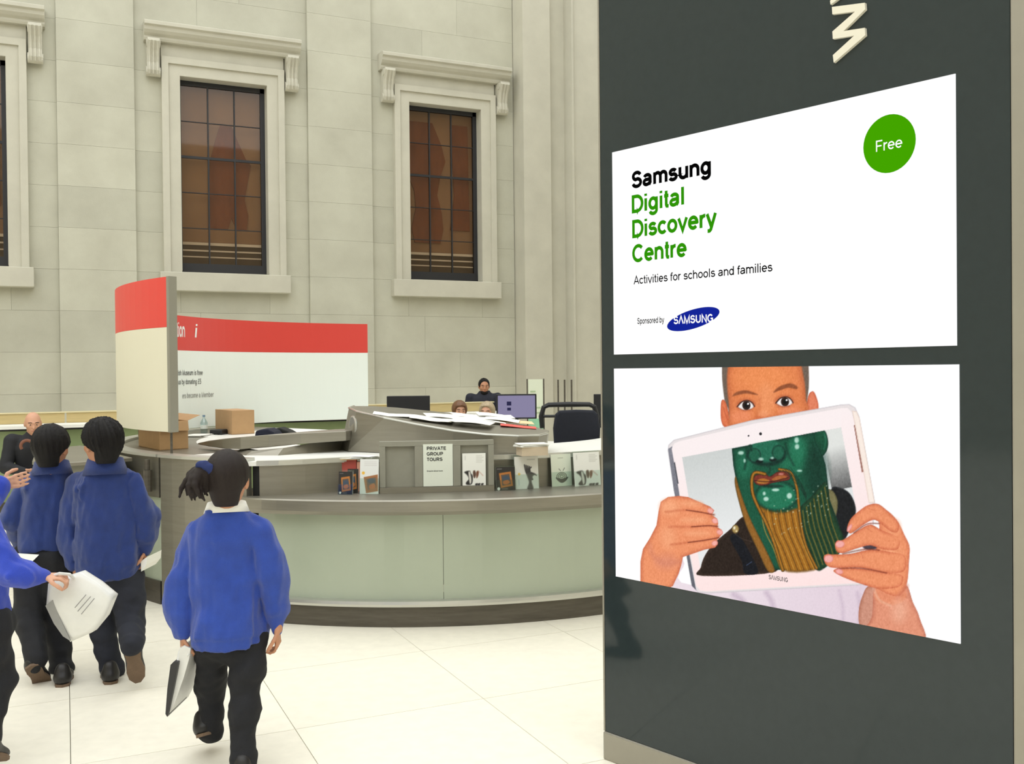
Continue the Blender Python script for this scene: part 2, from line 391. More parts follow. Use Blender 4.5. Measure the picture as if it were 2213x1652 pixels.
def console_profile():
    # side profile (out, z) of a scrolled bracket, z from the top
    p = [(0, 0), (0.30, 0), (0.31, -0.05), (0.27, -0.12), (0.23, -0.2), (0.20, -0.30), (0.185, -0.40), (0.20, -0.47), (0.205, -0.54),
         (0.18, -0.60), (0.13, -0.625), (0.08, -0.61), (0.05, -0.56), (0, -0.52)]
    return [(a, b * 0.86) for a, b in p]
def window(n, wx, refl_shapes):
    w_ = empty('window_%d' % n, (wx, WY, OZ0), kind='structure')
    # architrave: an outer and an inner fascia
    for nm, a, b, out in (('outer_moulding', 0.84, 0.94, 0.12), ('inner_moulding', OW, 0.845, 0.085)):
        m = MB()
        for s in (-1, 1):
            x0, x1 = sorted((wx + s * a, wx + s * b)); m.box(x0, x1, WY - out, WY + 0.12, OZ0 - 0.03, OZ1 + (b - OW) * 1.0)
        m.box(wx - a, wx + a, WY - out, WY + 0.12, OZ1 + (a - OW), OZ1 + (b - OW))
        m.build(nm, STONE2, w_)
    MB().box(wx - 0.94, wx + 0.94, WY - 0.05, WY + 0.1, OZ1 + 0.27, OZ1 + 0.52).build('frieze', STONE2, w_)
    # reveal
    m = MB().box(wx - OW - 0.01, wx - OW + 0.004, WY - 0.08, WY + 0.3, OZ0, OZ1).box(wx + OW - 0.004, wx + OW + 0.01, WY - 0.08, WY + 0.3, OZ0, OZ1)
    m.box(wx - OW, wx + OW, WY - 0.08, WY + 0.3, OZ1 - 0.004, OZ1 + 0.01).build('reveal', STONE2, w_)
    MB().box(wx - 1.0, wx + 1.0, WY - 0.17, WY + 0.3, OZ0 - 0.32, OZ0 - 0.03).build('sill', STONE2, w_, bevel=0.01)
    # cornice
    zc = OZ1 + 0.48
    prof = [(0, 0), (0.24, 0.0), (0.26, 0.03), (0.26, 0.06), (0.31, 0.09), (0.35, 0.13), (0.36, 0.18), (0.40, 0.20), (0.40, 0.25), (0.36, 0.27), (0, 0.30)]
    path = [lambda a, b, x=x: (x, WY + 0.1 - a, zc + b) for x in (wx - 1.19, wx + 1.19)]
    m = MB().sweep(prof, path); m.build('cornice', STONE2, w_)
    for s in (-1, 1):
        xc = wx + s * 1.06
        m = MB(); pts = [(xc - 0.09, WY + 0.02 - a, zc + b) for a, b in console_profile()]
        m.extrude(pts, (0.18, 0, 0)); c_ = m.build('console', STONE2, w_, bevel=0.008)
        # scroll eyes and the ribbed leaf down the front
        m = MB()
        for t in (-0.055, 0, 0.055):
            m.tube([(xc + t, WY + 0.02 - a - 0.004, zc + b) for a, b in console_profile()[2:10]], 0.018, 6)
        cc = zc - 0.47; m.tube([(xc - 0.105, WY - 0.10, cc), (xc + 0.105, WY - 0.10, cc)], 0.075, 14)
        m.tube([(xc - 0.10, WY - 0.19, zc - 0.06), (xc + 0.10, WY - 0.19, zc - 0.06)], 0.06, 12)
        m.build('scroll', STONE2, c_)
    # sashes
    yf = WY + 0.13
    m = MB(); fr = 0.075
    m.box(wx - OW + 0.004, wx - OW + fr * 0.45, yf, yf + 0.06, OZ0, OZ1 - .005).box(wx + OW - fr, wx + OW - 0.004, yf, yf + 0.06, OZ0, OZ1 - .005)
    m.box(wx - OW + 0.01, wx + OW - 0.01, yf, yf + 0.06, OZ1 - 0.08, OZ1 - 0.006).box(wx - OW + 0.01, wx + OW - 0.01, yf - 0.01, yf + 0.07, OZ0 - 0.02, OZ0 + 0.14)
    m.build('sash_frame', SASHM, w_)
    xs = [wx - OW + fr * 0.45, 0, 0, wx + OW - fr]; xs[1] = xs[0] + (xs[3] - xs[0]) / 3; xs[2] = xs[0] + 2 * (xs[3] - xs[0]) / 3
    zs = [OZ0 + 0.14 + (OZ1 - 0.08 - OZ0 - 0.14) * k / 5 for k in range(6)]
    for x in xs[1:3]: MB().box(x - 0.011, x + 0.011, yf + 0.01, yf + 0.045, OZ0 + 0.12, OZ1 - 0.07).build('glazing_bar', SASHM, w_)
    for k, z in enumerate(zs[1:5]):
        h = 0.02 if k == 2 else 0.006
        MB().box(xs[0], xs[3], yf + 0.012, yf + 0.043, z - h, z + h).build('glazing_bar', SASHM, w_)
    for i in range(3):
        for k in range(5):
            MB().box(xs[i], xs[i + 1], yf + 0.024, yf + 0.030, zs[k], zs[k + 1]).build('pane', PANEM, w_)
    # blind, screen and rails behind the glass; rust shapes stand in for reflections
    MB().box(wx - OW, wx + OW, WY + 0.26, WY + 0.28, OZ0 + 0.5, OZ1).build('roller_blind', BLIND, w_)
    MB().box(wx - OW, wx + OW, WY + 0.30, WY + 0.32, OZ0 - .05, OZ0 + 0.6).build('lower_screen', GREYIN, w_)
    for k, (z, h) in enumerate(((OZ0 + 0.47, 0.022), (OZ0 + 0.36, 0.012), (OZ0 + 0.26, 0.010))):
        MB().box(wx - OW, wx + OW, WY + 0.222, WY + 0.236, z - h, z + h).build('window_rail', PAPER, w_)
    for poly in refl_shapes:
        m = MB(); m.extrude([(wx + (u - 0.5) * 2 * OW, WY + 0.238, OZ0 + v * (OZ1 - OZ0)) for u, v in poly], (0, 0.02, 0)); m.build('reflection_shape', REFLRUST, w_)
    return w_
REFL1 = [[(0.48, 0.79), (0.62, 0.79), (0.66, 0.74), (0.78, 0.62), (0.84, 0.59), (0.80, 0.5), (0.76, 0.40), (0.80, 0.32), (0.78, 0.24), (0.66, 0.24),
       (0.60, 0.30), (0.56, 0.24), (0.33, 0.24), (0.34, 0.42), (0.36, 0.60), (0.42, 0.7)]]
REFL2 = [[(0.40, 0.92), (0.52, 0.80), (0.58, 0.70), (0.50, 0.60), (0.46, 0.50), (0.52, 0.40), (0.54, 0.30), (0.50, 0.22), (0.14, 0.22), (0.10, 0.30), (0.16, 0.42),
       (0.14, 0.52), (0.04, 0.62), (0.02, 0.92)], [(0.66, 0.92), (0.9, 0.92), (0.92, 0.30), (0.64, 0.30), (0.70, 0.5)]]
window(1, wins[0], REFL2); window(2, wins[1], REFL1); window(3, wins[2], REFL2)

# the court's other sides, outside the picture but seen in reflections
tag(MB().box(-14.4, -14, -14, 17, 0, ZT).build('wall_left', WALLFAR), kind='structure')
tag(MB().box(-14.4, 20, -14.4, -14, 0, ZT).build('wall_front', WALLFAR), kind='structure')
m = MB(); m.lathe([(11, 0), (11, ZT)], 17.2, 1.5, 64); tag(m.build('wall_right', WALLFAR, smooth=False), kind='structure')

# ------------------------------------------------------------------ the glass pylon with its two posters, their glow added
PL = onz(1318, 1645)                                                  # left foot of the face
PD = np.array([sin(radians(17.9)), -cos(radians(17.9)), 0.0])         # along the face, towards the viewer
PN = np.array([-PD[1] * -1, 0, 0])
PN = np.cross(PD, [0, 0, 1.0])                                        # out of the face
UPZ = np.array([0, 0, 1.0])
def P3(u, z, out=0.0): return PL + PD * u + PN * out + UPZ * z
def face_uv(x, y):
    r = ray(x, y); t = ((PL - CAM) @ PN) / (r @ PN); p = CAM + r * t; return (p - PL) @ PD, p[2]
PYG = mat('pylon_glass', (44, 53, 55), 0.06, noise=0.06, scale=30, spec=0.42)
PYM = mat('pylon_metal', (158, 154, 142), 0.45, metal=0.5, noise=0.06, scale=5)
pyl = empty('display_pylon', P3(0.75, 0, -0.2), 'tall dark glass display pylon with two posters with added glow at right', 'sign')
def slabp(u0, u1, z0, z1, o0, o1):
    m = MB(); m.extrude([P3(u0, z0, o0), P3(u1, z0, o0), P3(u1, z1, o0), P3(u0, z1, o0)], PN * (o1 - o0)); return m
PH = 3.9
slabp(-0.02, 1.47, 0.11, PH, -0.03, 0.0).build('glass_panel', PYG, pyl)
slabp(-0.026, 1.60, 0.0, PH, -0.42, -0.031).build('core', PYM, pyl)
slabp(1.472, 1.60, 0.0, PH, -0.03, 0.004).build('side_trim', PYM, pyl, bevel=0.004)
slabp(-0.03, 1.471, 0.0, 0.108, -0.03, 0.006).build('plinth', PYM, pyl, bevel=0.006)
slabp(-0.0285, -0.021, 0.11, PH, -0.03, 0.002).build('edge_strip', PYM, pyl)
LETW = mat('raised_letter', (226, 222, 206), 0.5)
def face_poly(pts, o0, o1):
    m = MB(); q = [face_uv(*p) for p in pts]
    m.extrude([P3(u, z, o0) for u, z in q], PN * (o1 - o0)); return m
face_poly([(1806, 137), (1804, 121), (1850, 79), (1804, 86), (1803, 70), (1852, 27), (1803, 33), (1802, 17), (1873, 8), (1874, 22), (1827, 69), (1873, 62), (1874, 78)],
          0.0, 0.012).build('letter', LETW, pyl)
face_poly([(1798, 4), (1799, 12), (1818, -2), (1860, -46), (1850, -48)], 0.0, 0.012).build('letter', LETW, pyl)

EM = 1.0
GLOWW = mat('glow_white', (255, 255, 255), 0.3, emit=1.0)  # emission added so the posters reach full white
def post_uv(u0, u1, z0, z1):
    return slabp(u0, u1, z0, z1, 0.0002, 0.004)
up_ = post_uv(0.0425, 1.325, 1.5615, 2.327).build('poster_panel', GLOWW, pyl); up_['label'] = 'white poster with added glow and green and black lettering'
GLOWB = mat('glow_black', (6, 6, 6), 0.5, emit=1.0)
GLOWG = mat('glow_green', (66, 162, 0), 0.5, emit=1.0)
GLOWG2 = mat('glow_green_text', (46, 146, 6), 0.5, emit=1.0)
GLOWN = mat('glow_navy', (20, 36, 150), 0.5, emit=1.0)
GLOWK = mat('glow_grey', (60, 60, 60), 0.5, emit=1.0)
GLOWT = mat('glow_white_text', (255, 255, 255), 0.3, emit=1.0)
def poster_text(body, x0, ybase, x1, height_px, m, bold=0.0, spacing=1.0, out=0.0042):
    """lettering on the face: left end and right end of the baseline in the photograph's frame give its real size"""
    ua, za = face_uv(x0, ybase[0]); ub, zb = face_uv(x1, ybase[1])
    uc, zc_ = face_uv(x0, ybase[0] - height_px); zb = (za + zb) / 2
    me = text_mesh(body, 1.0, bold=bold, spacing=spacing)
    xs = [v.co.x for v in me.vertices]; x_0, x_1 = min(xs), max(xs)
    ca = text_mesh(body[0], 1.0, bold=bold); top = max(v.co.y for v in ca.vertices); bpy.data.meshes.remove(ca)
    sx = (ub - ua) / (x_1 - x_0); sy = (zc_ - za) / top
    inv = pyl.location
    def fn(x, y, z):
        p = P3(ua + (x - x_0) * sx, zb + y * sy, out); return p - np.array(inv)
    map_mesh(me, fn)
    return link('lettering', me, m, pyl)
poster_text('Samsung', 1367, (403, 380), 1538, 36, GLOWB, bold=0.05)
poster_text('Digital', 1367, (459, 444), 1480, 38, GLOWG2, bold=0.042)
poster_text('Discovery', 1368, (513, 490), 1551, 38, GLOWG2, bold=0.042)
poster_text('Centre', 1368, (567, 554), 1486, 38, GLOWG2, bold=0.042)
poster_text('Activities for schools and families', 1371, (614, 588), 1671, 20, GLOWB, bold=0.008)
poster_text('Sponsored by', 1379, (701, 697), 1437, 13, GLOWK, bold=0.02)
def ellipse_px(cx, cy, ax, ay, shear, n=40):
    return [(cx + ax * cos(2 * pi * k / n), cy + ay * sin(2 * pi * k / n) + shear * ax * cos(2 * pi * k / n)) for k in range(n)]
face_poly(ellipse_px(1924, 311, 56.5, 63, -0.17), 0.0038, 0.005).build('green_disc', GLOWG, pyl)
poster_text('Free', 1895, (328, 320), 1952, 24, GLOWT, out=0.0054)
face_poly(ellipse_px(1500, 690, 56.5, 21, -0.28), 0.0038, 0.005).build('blue_oval', GLOWN, pyl)
poster_text('S^MSUNG', 1458, (701, 696), 1543, 17, GLOWT, bold=0.035, out=0.0054)
# ---- flat prints: a painted grid of coloured cells (print only, no shape)
def smooth_pts(p, n=5, closed=True):
    p = np.array(p, float); m = len(p); out = []
    for i in range(m if closed else m - 1):
        p0, p1, p2, p3 = (p[(i - 1) % m], p[i], p[(i + 1) % m], p[(i + 2) % m]) if closed else (p[max(i - 1, 0)], p[i], p[i + 1], p[min(i + 2, m - 1)])
        for k in range(n):
            t = k / n
            out.append(0.5 * (2 * p1 + (p2 - p0) * t + (2 * p0 - 5 * p1 + 4 * p2 - p3) * t * t + (3 * p1 - p0 - 3 * p2 + p3) * t ** 3))
    if not closed: out.append(p[-1])
    return np.array(out)
class Canvas:
    """colours are sRGB 0-255; coordinates are given in the units of X and Y grids"""
    def __init__(s, X, Y, bg): s.X, s.Y = X, Y; s.c = np.empty(X.shape + (3,)); s.c[:] = bg
    def _box(s, P, pad):
        sel = (s.X > P[:, 0].min() - pad) & (s.X < P[:, 0].max() + pad) & (s.Y > P[:, 1].min() - pad) & (s.Y < P[:, 1].max() + pad)
        r = np.where(sel.any(1))[0]; c = np.where(sel.any(0))[0]
        return None if len(r) == 0 or len(c) == 0 else (slice(r[0], r[-1] + 1), slice(c[0], c[-1] + 1))
    def _dist(s, X, Y, P, closed):
        d = np.full(X.shape, 1e9); ins = np.zeros(X.shape, bool); n = len(P)
        for i in range(n if closed else n - 1):
            a = P[i]; b = P[(i + 1) % n]; e = b - a; L = e @ e + 1e-12
            t = np.clip(((X - a[0]) * e[0] + (Y - a[1]) * e[1]) / L, 0, 1)
            d = np.minimum(d, (X - a[0] - t * e[0]) ** 2 + (Y - a[1] - t * e[1]) ** 2)
            if closed:
                c = (a[1] > Y) != (b[1] > Y)
                with np.errstate(divide='ignore', invalid='ignore'):
                    ins ^= c & (X < (b[0] - a[0]) * (Y - a[1]) / (b[1] - a[1] + 1e-12) + a[0])
        d = np.sqrt(d); return np.where(ins, -d, d) if closed else d
    def _mix(s, bx, a, col): s.c[bx] = s.c[bx] * (1 - a[..., None]) + np.broadcast_to(np.asarray(col, float), s.c[bx].shape) * a[..., None]
    def poly(s, pts, col, soft=2.0, rim=None, rimw=20.0, sm=True, grad=None, op=1.0):
        P = smooth_pts(pts) if sm else np.array(pts, float); bx = s._box(P, soft + 2)
        if bx is None: return
        X, Y = s.X[bx], s.Y[bx]; d = s._dist(X, Y, P, True)
        a = np.clip(0.5 - d / soft, 0, 1) * op; c = np.zeros(X.shape + (3,)); c[:] = col
        if grad is not None:                                     # (colour at end, (x0,y0),(x1,y1))
            e = np.array(grad[2], float) - np.array(grad[1], float)
            t = np.clip(((X - grad[1][0]) * e[0] + (Y - grad[1][1]) * e[1]) / (e @ e), 0, 1)[..., None]; c = c * (1 - t) + np.array(grad[0], float) * t
        if rim is not None:
            t = np.clip(1 + d / rimw, 0, 1)[..., None] ** 1.5; c = c * (1 - t) + np.array(rim, float) * t
        s._mix(bx, a, c)
    def line(s, pts, w, col, soft=2.0, op=1.0, sm=True):
        P = smooth_pts(pts, 5, False) if sm else np.array(pts, float); bx = s._box(P, w + soft + 2)
        if bx is None: return
        d = s._dist(s.X[bx], s.Y[bx], P, False); s._mix(bx, np.clip(0.5 - (d - w / 2) / soft, 0, 1) * op, col)
    def ell(s, cx, cy, rx, ry, col, soft=2.0, rim=None, rimw=10, op=1.0, ang=0):
        a = radians(ang); P = [(cx + rx * cos(t) * cos(a) - ry * sin(t) * sin(a), cy + rx * cos(t) * sin(a) + ry * sin(t) * cos(a)) for t in np.linspace(0, 2 * pi, 20)[:-1]]
        s.poly(P, col, soft, rim, rimw, False, None, op)
def print_mesh(name, pos, colors):
    """pos (ny,nx,3) vertex positions, colors (ny,nx,3) sRGB 0-255"""
    ny, nx = pos.shape[:2]; me = bpy.data.meshes.new(name)
    idx = np.arange(nx * ny).reshape(ny, nx)
    q = np.stack([idx[:-1, :-1], idx[:-1, 1:], idx[1:, 1:], idx[1:, :-1]], -1).reshape(-1, 4)
    me.vertices.add(nx * ny); me.vertices.foreach_set('co', pos.reshape(-1).astype(np.float32))
    me.loops.add(q.size); me.loops.foreach_set('vertex_index', q.reshape(-1).astype(np.int32))
    me.polygons.add(len(q)); me.polygons.foreach_set('loop_start', np.arange(0, q.size, 4, dtype=np.int32))
    me.update(calc_edges=True)
    c = np.clip(colors, 0, 255) / 255.0; c = np.where(c <= 0.04045, c / 12.92, ((c + 0.055) / 1.055) ** 2.4)
    at = me.attributes.new('print', 'FLOAT_COLOR', 'POINT'); at.data.foreach_set('color', np.concatenate([c, np.ones(c.shape[:2] + (1,))], -1).reshape(-1).astype(np.float32))
    return me

# ---- lower poster: a boy holding up a tablet that shows a green glazed face with a long beard
U0, U1, Z0, Z1 = 0.0425, 1.331, 0.718, 1.5085
low = slabp(U0, U1, Z0, Z1, 0.0002, 0.004).build('poster_panel', GLOWW, pyl); low['label'] = 'poster photo of a boy holding a tablet, glow added'
NX, NY = 600, 368
uu, zz = np.meshgrid(np.linspace(U0, U1, NX), np.linspace(Z0, Z1, NY))
pp = PL[None, None] + uu[..., None] * PD + zz[..., None] * UPZ + PN * 0.0046
vv = pp - CAM; dz = vv @ FW
S_ = 2.54125                                                          # sketch units: a 2.54x enlargement of the poster
GX = ((CX + F_PX * (vv @ RT) / dz) - 1310) * S_; GY = ((CY - F_PX * (vv @ UP) / dz) - 770) * S_
K = Canvas(GX, GY, (255, 255, 255))
SK, SKD, SKL = (238, 148, 104), (200, 104, 66), (248, 172, 128)
# head
K.poly([(640, -60), (637, 20), (636, 100), (641, 170), (652, 250), (672, 300), (680, 390), (1098, 310), (1104, 245), (1112, 180), (1114, 110), (1110, 20), (1106, -60)], (112, 96, 84), 5)
K.poly([(632, 250), (650, 243), (668, 290), (676, 345), (684, 392), (655, 392), (638, 375), (629, 330)], (226, 122, 80), 3, (196, 92, 58), 16)
K.line([(645, 285), (655, 320), (668, 350)], 6, (180, 80, 50), 6, 0.6)
K.poly([(1104, 250), (1116, 205), (1138, 194), (1154, 222), (1166, 268), (1160, 296), (1108, 305)], (228, 130, 96), 3, (200, 96, 66), 16)
K.poly([(676, -60), (672, 30), (664, 110), (666, 190), (674, 270), (676, 330), (684, 392), (860, 360), (1098, 306), (1098, 240), (1092, 160), (1080, 90), (1070, 30), (1060, -60)], (226, 130, 78), 10, (196, 104, 62), 40)
K.ell(860, 120, 150, 90, (240, 146, 88), 90, op=0.8); K.ell(880, 240, 50, 90, (240, 152, 100), 50, op=0.8)
K.ell(740, 330, 60, 36, (238, 142, 100), 40, op=0.8); K.ell(1010, 300, 60, 26, (238, 142, 100), 36, op=0.8)
K.ell(860, 345, 46, 26, (206, 106, 64), 24, op=0.8); K.ell(866, 318, 30, 18, (244, 160, 112), 16, op=0.7)
K.line([(845, 230), (838, 280), (830, 320)], 10, (204, 112, 66), 18, 0.6)
K.poly([(694, 220), (716, 198), (770, 188), (828, 208), (826, 214), (770, 206), (722, 214)], (146, 80, 48), 8); K.poly([(918, 200), (950, 168), (1010, 150), (1048, 166), (1046, 182), (1000, 174), (950, 190)], (146, 80, 48), 8)
for ex, ey in ((766, 272), (978, 252)):
    K.ell(ex, ey - 4, 54, 34, (186, 98, 62), 18, op=0.7, ang=-5)
    K.poly([(ex - 42, ey + 6), (ex - 20, ey - 20), (ex + 10, ey - 27), (ex + 34, ey - 14), (ex + 44, ey + 6), (ex + 20, ey + 22), (ex - 14, ey + 23)], (245, 240, 238), 3, (205, 190, 186), 9)
    K.ell(ex + 4, ey - 1, 23, 25, (40, 24, 20), 3); K.ell(ex + 4, ey - 1, 12, 13, (8, 6, 8), 3); K.ell(ex + 13, ey - 10, 5, 5, (255, 255, 255), 2)
    K.line([(ex - 46, ey + 6), (ex - 22, ey - 20), (ex + 10, ey - 28), (ex + 36, ey - 15), (ex + 48, ey + 4)], 7, (70, 34, 26), 4)
    K.line([(ex - 40, ey + 12), (ex - 8, ey + 26), (ex + 30, ey + 20)], 4, (150, 74, 50), 5, 0.7)
# shirt
K.poly([(480, 1260), (430, 1140), (416, 1110), (396, 1190), (366, 1262), (400, 1420), (1400, 1500), (1398, 1400), (1412, 1316), (1450, 1262), (1430, 1230)], (236, 222, 230), 3, grad=((226, 208, 220), (600, 1300), (1400, 1350)))
for a, b, w_ in (((880, 1300), (920, 1400), 26), ((1280, 1290), (1300, 1480), 10), ((700, 1310), (760, 1360), 30), ((1380, 1300), (1390, 1480), 14)):
    K.line([a, ((a[0] + b[0]) / 2 + 10, (a[1] + b[1]) / 2), b], w_, (198, 178, 196), 24, 0.7)
# far arm and near forearm
K.poly([(1392, 1480), (1388, 1390), (1408, 1316), (1442, 1264), (1520, 1290), (1560, 1350), (1500, 1420), (1440, 1520)], (206, 146, 124), 3, (176, 112, 90), 20)
K.poly([(1470, 1250), (1500, 1310), (1560, 1340), (1600, 1330), (1650, 1260), (1684, 1350), (1722, 1440), (1738, 1580), (1420, 1540), (1460, 1430)], (226, 148, 118), 3, (198, 120, 96), 26)
# tablet
K.poly([(338, 520), (342, 488), (372, 460), (800, 352), (1290, 266), (1335, 264), (1368, 282), (1390, 330), (1478, 810), (1440, 1256), (560, 1304), (505, 1300), (474, 1266), (424, 1000), (372, 740)], (232, 224, 224), 3, (196, 190, 196), 8, sm=False)
K.poly([(340, 510), (362, 496), (402, 760), (442, 1010), (494, 1286), (470, 1262), (424, 1000), (372, 740)], (132, 132, 142), 3, sm=False, grad=((96, 98, 108), (350, 500), (480, 1280)))
K.poly([(360, 510), (374, 480), (402, 468), (820, 370), (1290, 286), (1326, 286), (1346, 306), (1362, 350), (1404, 560), (1444, 800), (1480, 1020), (1440, 1244), (560, 1292), (516, 1288), (494, 1262), (440, 960), (402, 745)], (251, 240, 240), 3, sm=False, grad=((254, 228, 226), (700, 400), (900, 1290)))
K.poly([(1350, 300), (1376, 304), (1392, 340), (1476, 806), (1442, 806), (1410, 620), (1366, 380)], (250, 236, 226), 4, (224, 200, 186), 8, sm=False)
K.poly([(1360, 380), (1366, 378), (1413, 636), (1404, 640)], (160, 112, 100), 2, sm=False)
K.poly([(372, 585), (378, 583), (398, 700), (392, 702)], (70, 72, 80), 3, sm=False)
# the tablet's screen
K.poly([(417, 556), (1290, 392), (1340, 660), (1400, 1000), (1390, 1152), (524, 1208)], (206, 210, 208), 2, sm=False, grad=((234, 236, 236), (520, 560), (600, 1000)))
K.poly([(1200, 410), (1290, 392), (1350, 720), (1240, 740), (1215, 600)], (226, 228, 224), 3, sm=False, grad=((96, 96, 96), (1240, 500), (1300, 730)))
K.poly([(526, 1208), (520, 1160), (542, 1096), (592, 1028), (680, 952), (752, 882), (790, 920), (880, 1080), (930, 1185)], (40, 28, 22), 3, (62, 46, 38), 20)
K.poly([(680, 1000), (728, 984), (800, 1100), (834, 1190), (762, 1194), (742, 1120)], (14, 17, 26), 5); K.line([(770, 1150), (800, 1130)], 3, (90, 110, 150), 3, .7)
K.line([(690, 960), (740, 1000), (800, 1020)], 3, (90, 74, 60), 4, 0.7)
K.poly([(1234, 736), (1288, 724), (1344, 762), (1372, 850), (1340, 950), (1300, 1010), (1250, 920)], (22, 24, 28), 4, (44, 46, 50), 12)
K.poly([(1210, 735), (1246, 742), (1272, 800), (1262, 880), (1240, 905), (1216, 800)], (122, 116, 78), 4, (84, 80, 52), 10)
GR, GD, GL = (19, 84, 60), (6, 46, 36), (58, 146, 108)
K.poly([(690, 508), (1196, 408), (1216, 470), (1212, 520), (1190, 546), (1206, 600), (1218, 700), (1228, 790), (1270, 900), (1302, 1000), (1276, 1090), (1200, 1164), (925, 1176), (860, 1080), (790, 950), (742, 850), (716, 700), (698, 600)], GR, 3, GD, 22, sm=False)
K.poly([(1148, 420), (1198, 408), (1218, 456), (1216, 508), (1190, 548), (1168, 520), (1144, 470)], (16, 78, 54), 4, (6, 44, 34), 10)
K.line([(1196, 420), (1206, 460), (1196, 510)], 6, (46, 120, 90), 8, 0.7)
K.line([(1120, 430), (1140, 520), (1170, 600), (1180, 700)], 34, (12, 66, 48), 40, 0.8)
K.ell(1150, 640, 60, 150, (8, 50, 38), 70, op=0.75); K.ell(760, 600, 40, 70, (30, 110, 80), 40, op=0.8); K.ell(1050, 520, 46, 80, (36, 124, 90), 40, op=0.8); K.ell(1020, 600, 60, 50, (30, 112, 80), 40, op=.8)
K.ell(880, 540, 110, 66, (6, 44, 36), 14, op=0.9); K.ell(880, 518, 88, 66, (32, 106, 80), 16); K.ell(815, 545, 36, 40, (26, 94, 70), 8, (8, 50, 40), 12); K.ell(946, 530, 36, 42, (26, 94, 70), 8, (8, 50, 40), 12)
K.ell(842, 578, 20, 10, (4, 24, 22), 8); K.ell(916, 570, 20, 10, (4, 24, 22), 8); K.line([(800, 520), (782, 470), (800, 500)], 6, GD, 8)
K.line([(985, 480), (1000, 540), (1030, 600)], 8, GD, 14, 0.8); K.line([(770, 500), (770, 560), (760, 620)], 8, GD, 14, 0.8)
for hx, hy, a, b in ((850, 566, 14, 8), (912, 560, 9, 6), (1046, 462, 12, 16), (1048, 498, 12, 14), (740, 532, 16, 10), (1062, 630, 14, 6), (760, 575, 6, 10)): K.ell(hx, hy, a, b, (190, 224, 208), 9, op=0.9)
K.line([(880, 596), (900, 620), (890, 645)], 10, (10, 50, 38), 12, 0.8)
# mouth and chin
K.ell(935, 770, 118, 84, (30, 116, 84), 20, GD, 22)
K.poly([(806, 672), (826, 652), (876, 648), (900, 660), (940, 636), (988, 632), (1010, 654), (1004, 680), (950, 690), (905, 700), (880, 712), (826, 706)], (122, 50, 38), 5, (70, 28, 22), 10)
K.poly([(826, 686), (860, 672), (896, 684), (880, 700), (838, 700)], (178, 112, 46), 5); K.poly([(910, 676), (950, 656), (992, 660), (980, 676), (930, 686)], (168, 96, 50), 5)
K.ell(960, 648, 14, 6, (216, 140, 130), 7, op=.8); K.line([(815, 684), (900, 690), (1000, 668)], 4, (40, 12, 12), 4); K.ell(915, 715, 60, 10, (6, 40, 32), 12, op=0.8)
for hx, hy, a, b in ((868, 755, 8, 10), (878, 785, 14, 12), (1006, 768, 14, 16), (930, 735, 20, 8)): K.ell(hx, hy, a, b, (198, 230, 214), 8, op=0.9)
# beard
GOLD, GOLDD = (168, 112, 34), (70, 52, 18)
K.poly([(712, 660), (730, 720), (760, 810), (800, 910), (856, 1020), (900, 1110), (926, 1180), (886, 1180), (828, 1060), (768, 930), (728, 800), (706, 700)], (146, 98, 38), 4, (84, 62, 24), 10)
K.poly([(836, 824), (900, 850), (980, 856), (1054, 836), (1064, 900), (1080, 980), (1112, 1080), (1164, 1168), (968, 1176), (918, 1020), (876, 920)], (160, 104, 28), 14, (96, 66, 20), 20)
K.poly([(1062, 850), (1130, 770), (1206, 690), (1228, 800), (1270, 915), (1306, 1005), (1272, 1092), (1200, 1164), (1150, 1168), (1092, 1020)], (28, 66, 40), 8, (14, 40, 26), 16)
for k in range(12):
    t = k / 11.0; x0 = 850 + 200 * t
    K.line([(x0, 850 + 10 * sin(k * 2)), (x0 + 22, 960), (900 + 190 * t + 20, 1060), (960 + 200 * t, 1175)], 4, (74, 48, 14) if k % 2 else (202, 150, 60), 4, 0.85)
for k in range(14):
    t = k / 13.0
    K.line([(1070 + 130 * t, 860 - 140 * t), (1085 + 150 * t, 960 - 60 * t), (1120 + 160 * t, 1060 - 30 * t), (1160 + 130 * t, 1166 - 90 * t)], 4, (150, 116, 44) if k % 2 else (10, 34, 22), 4, 0.85)
for off, c_, w_ in ((0, GOLDD, 20), (0, GOLD, 11)):
    K.line([(872, 648), (818, 640), (800, 680), (806, 760), (840, 840), (880, 920), (924, 1030), (970, 1176)], w_, c_, 4)
    K.line([(950, 622), (1014, 640), (1046, 720), (1056, 800), (1064, 880), (1078, 970), (1104, 1060), (1156, 1166)], w_ * 0.8, c_, 4)
for k in range(5): K.line([(1010 - 10 * k, 610 + 4 * k), (1060, 680 + 10 * k), (1100, 760 + 8 * k)], 3, (10, 40, 30), 4, 0.8)
for k in range(40):
    a = RNG.random(4); K.ell(920 + 300 * a[0], 780 + 230 * a[1] - 120 * a[0], 2 + 3 * a[2], 2 + 3 * a[3], (206, 214, 190), 4, op=0.6)
K.ell(710, 950, 20, 24, (176, 150, 92), 4, (96, 76, 40), 10); K.ell(704, 944, 6, 8, (240, 230, 200), 4); K.ell(716, 962, 5, 5, (230, 214, 170), 4)
K.poly([(410, 555), (1292, 391), (1290, 300), (820, 385), (404, 486)], (251, 240, 240), 3, sm=False)
K.ell(782, 438, 5, 5, (60, 60, 66), 2); K.ell(848, 427, 8, 8, (30, 30, 36), 2)
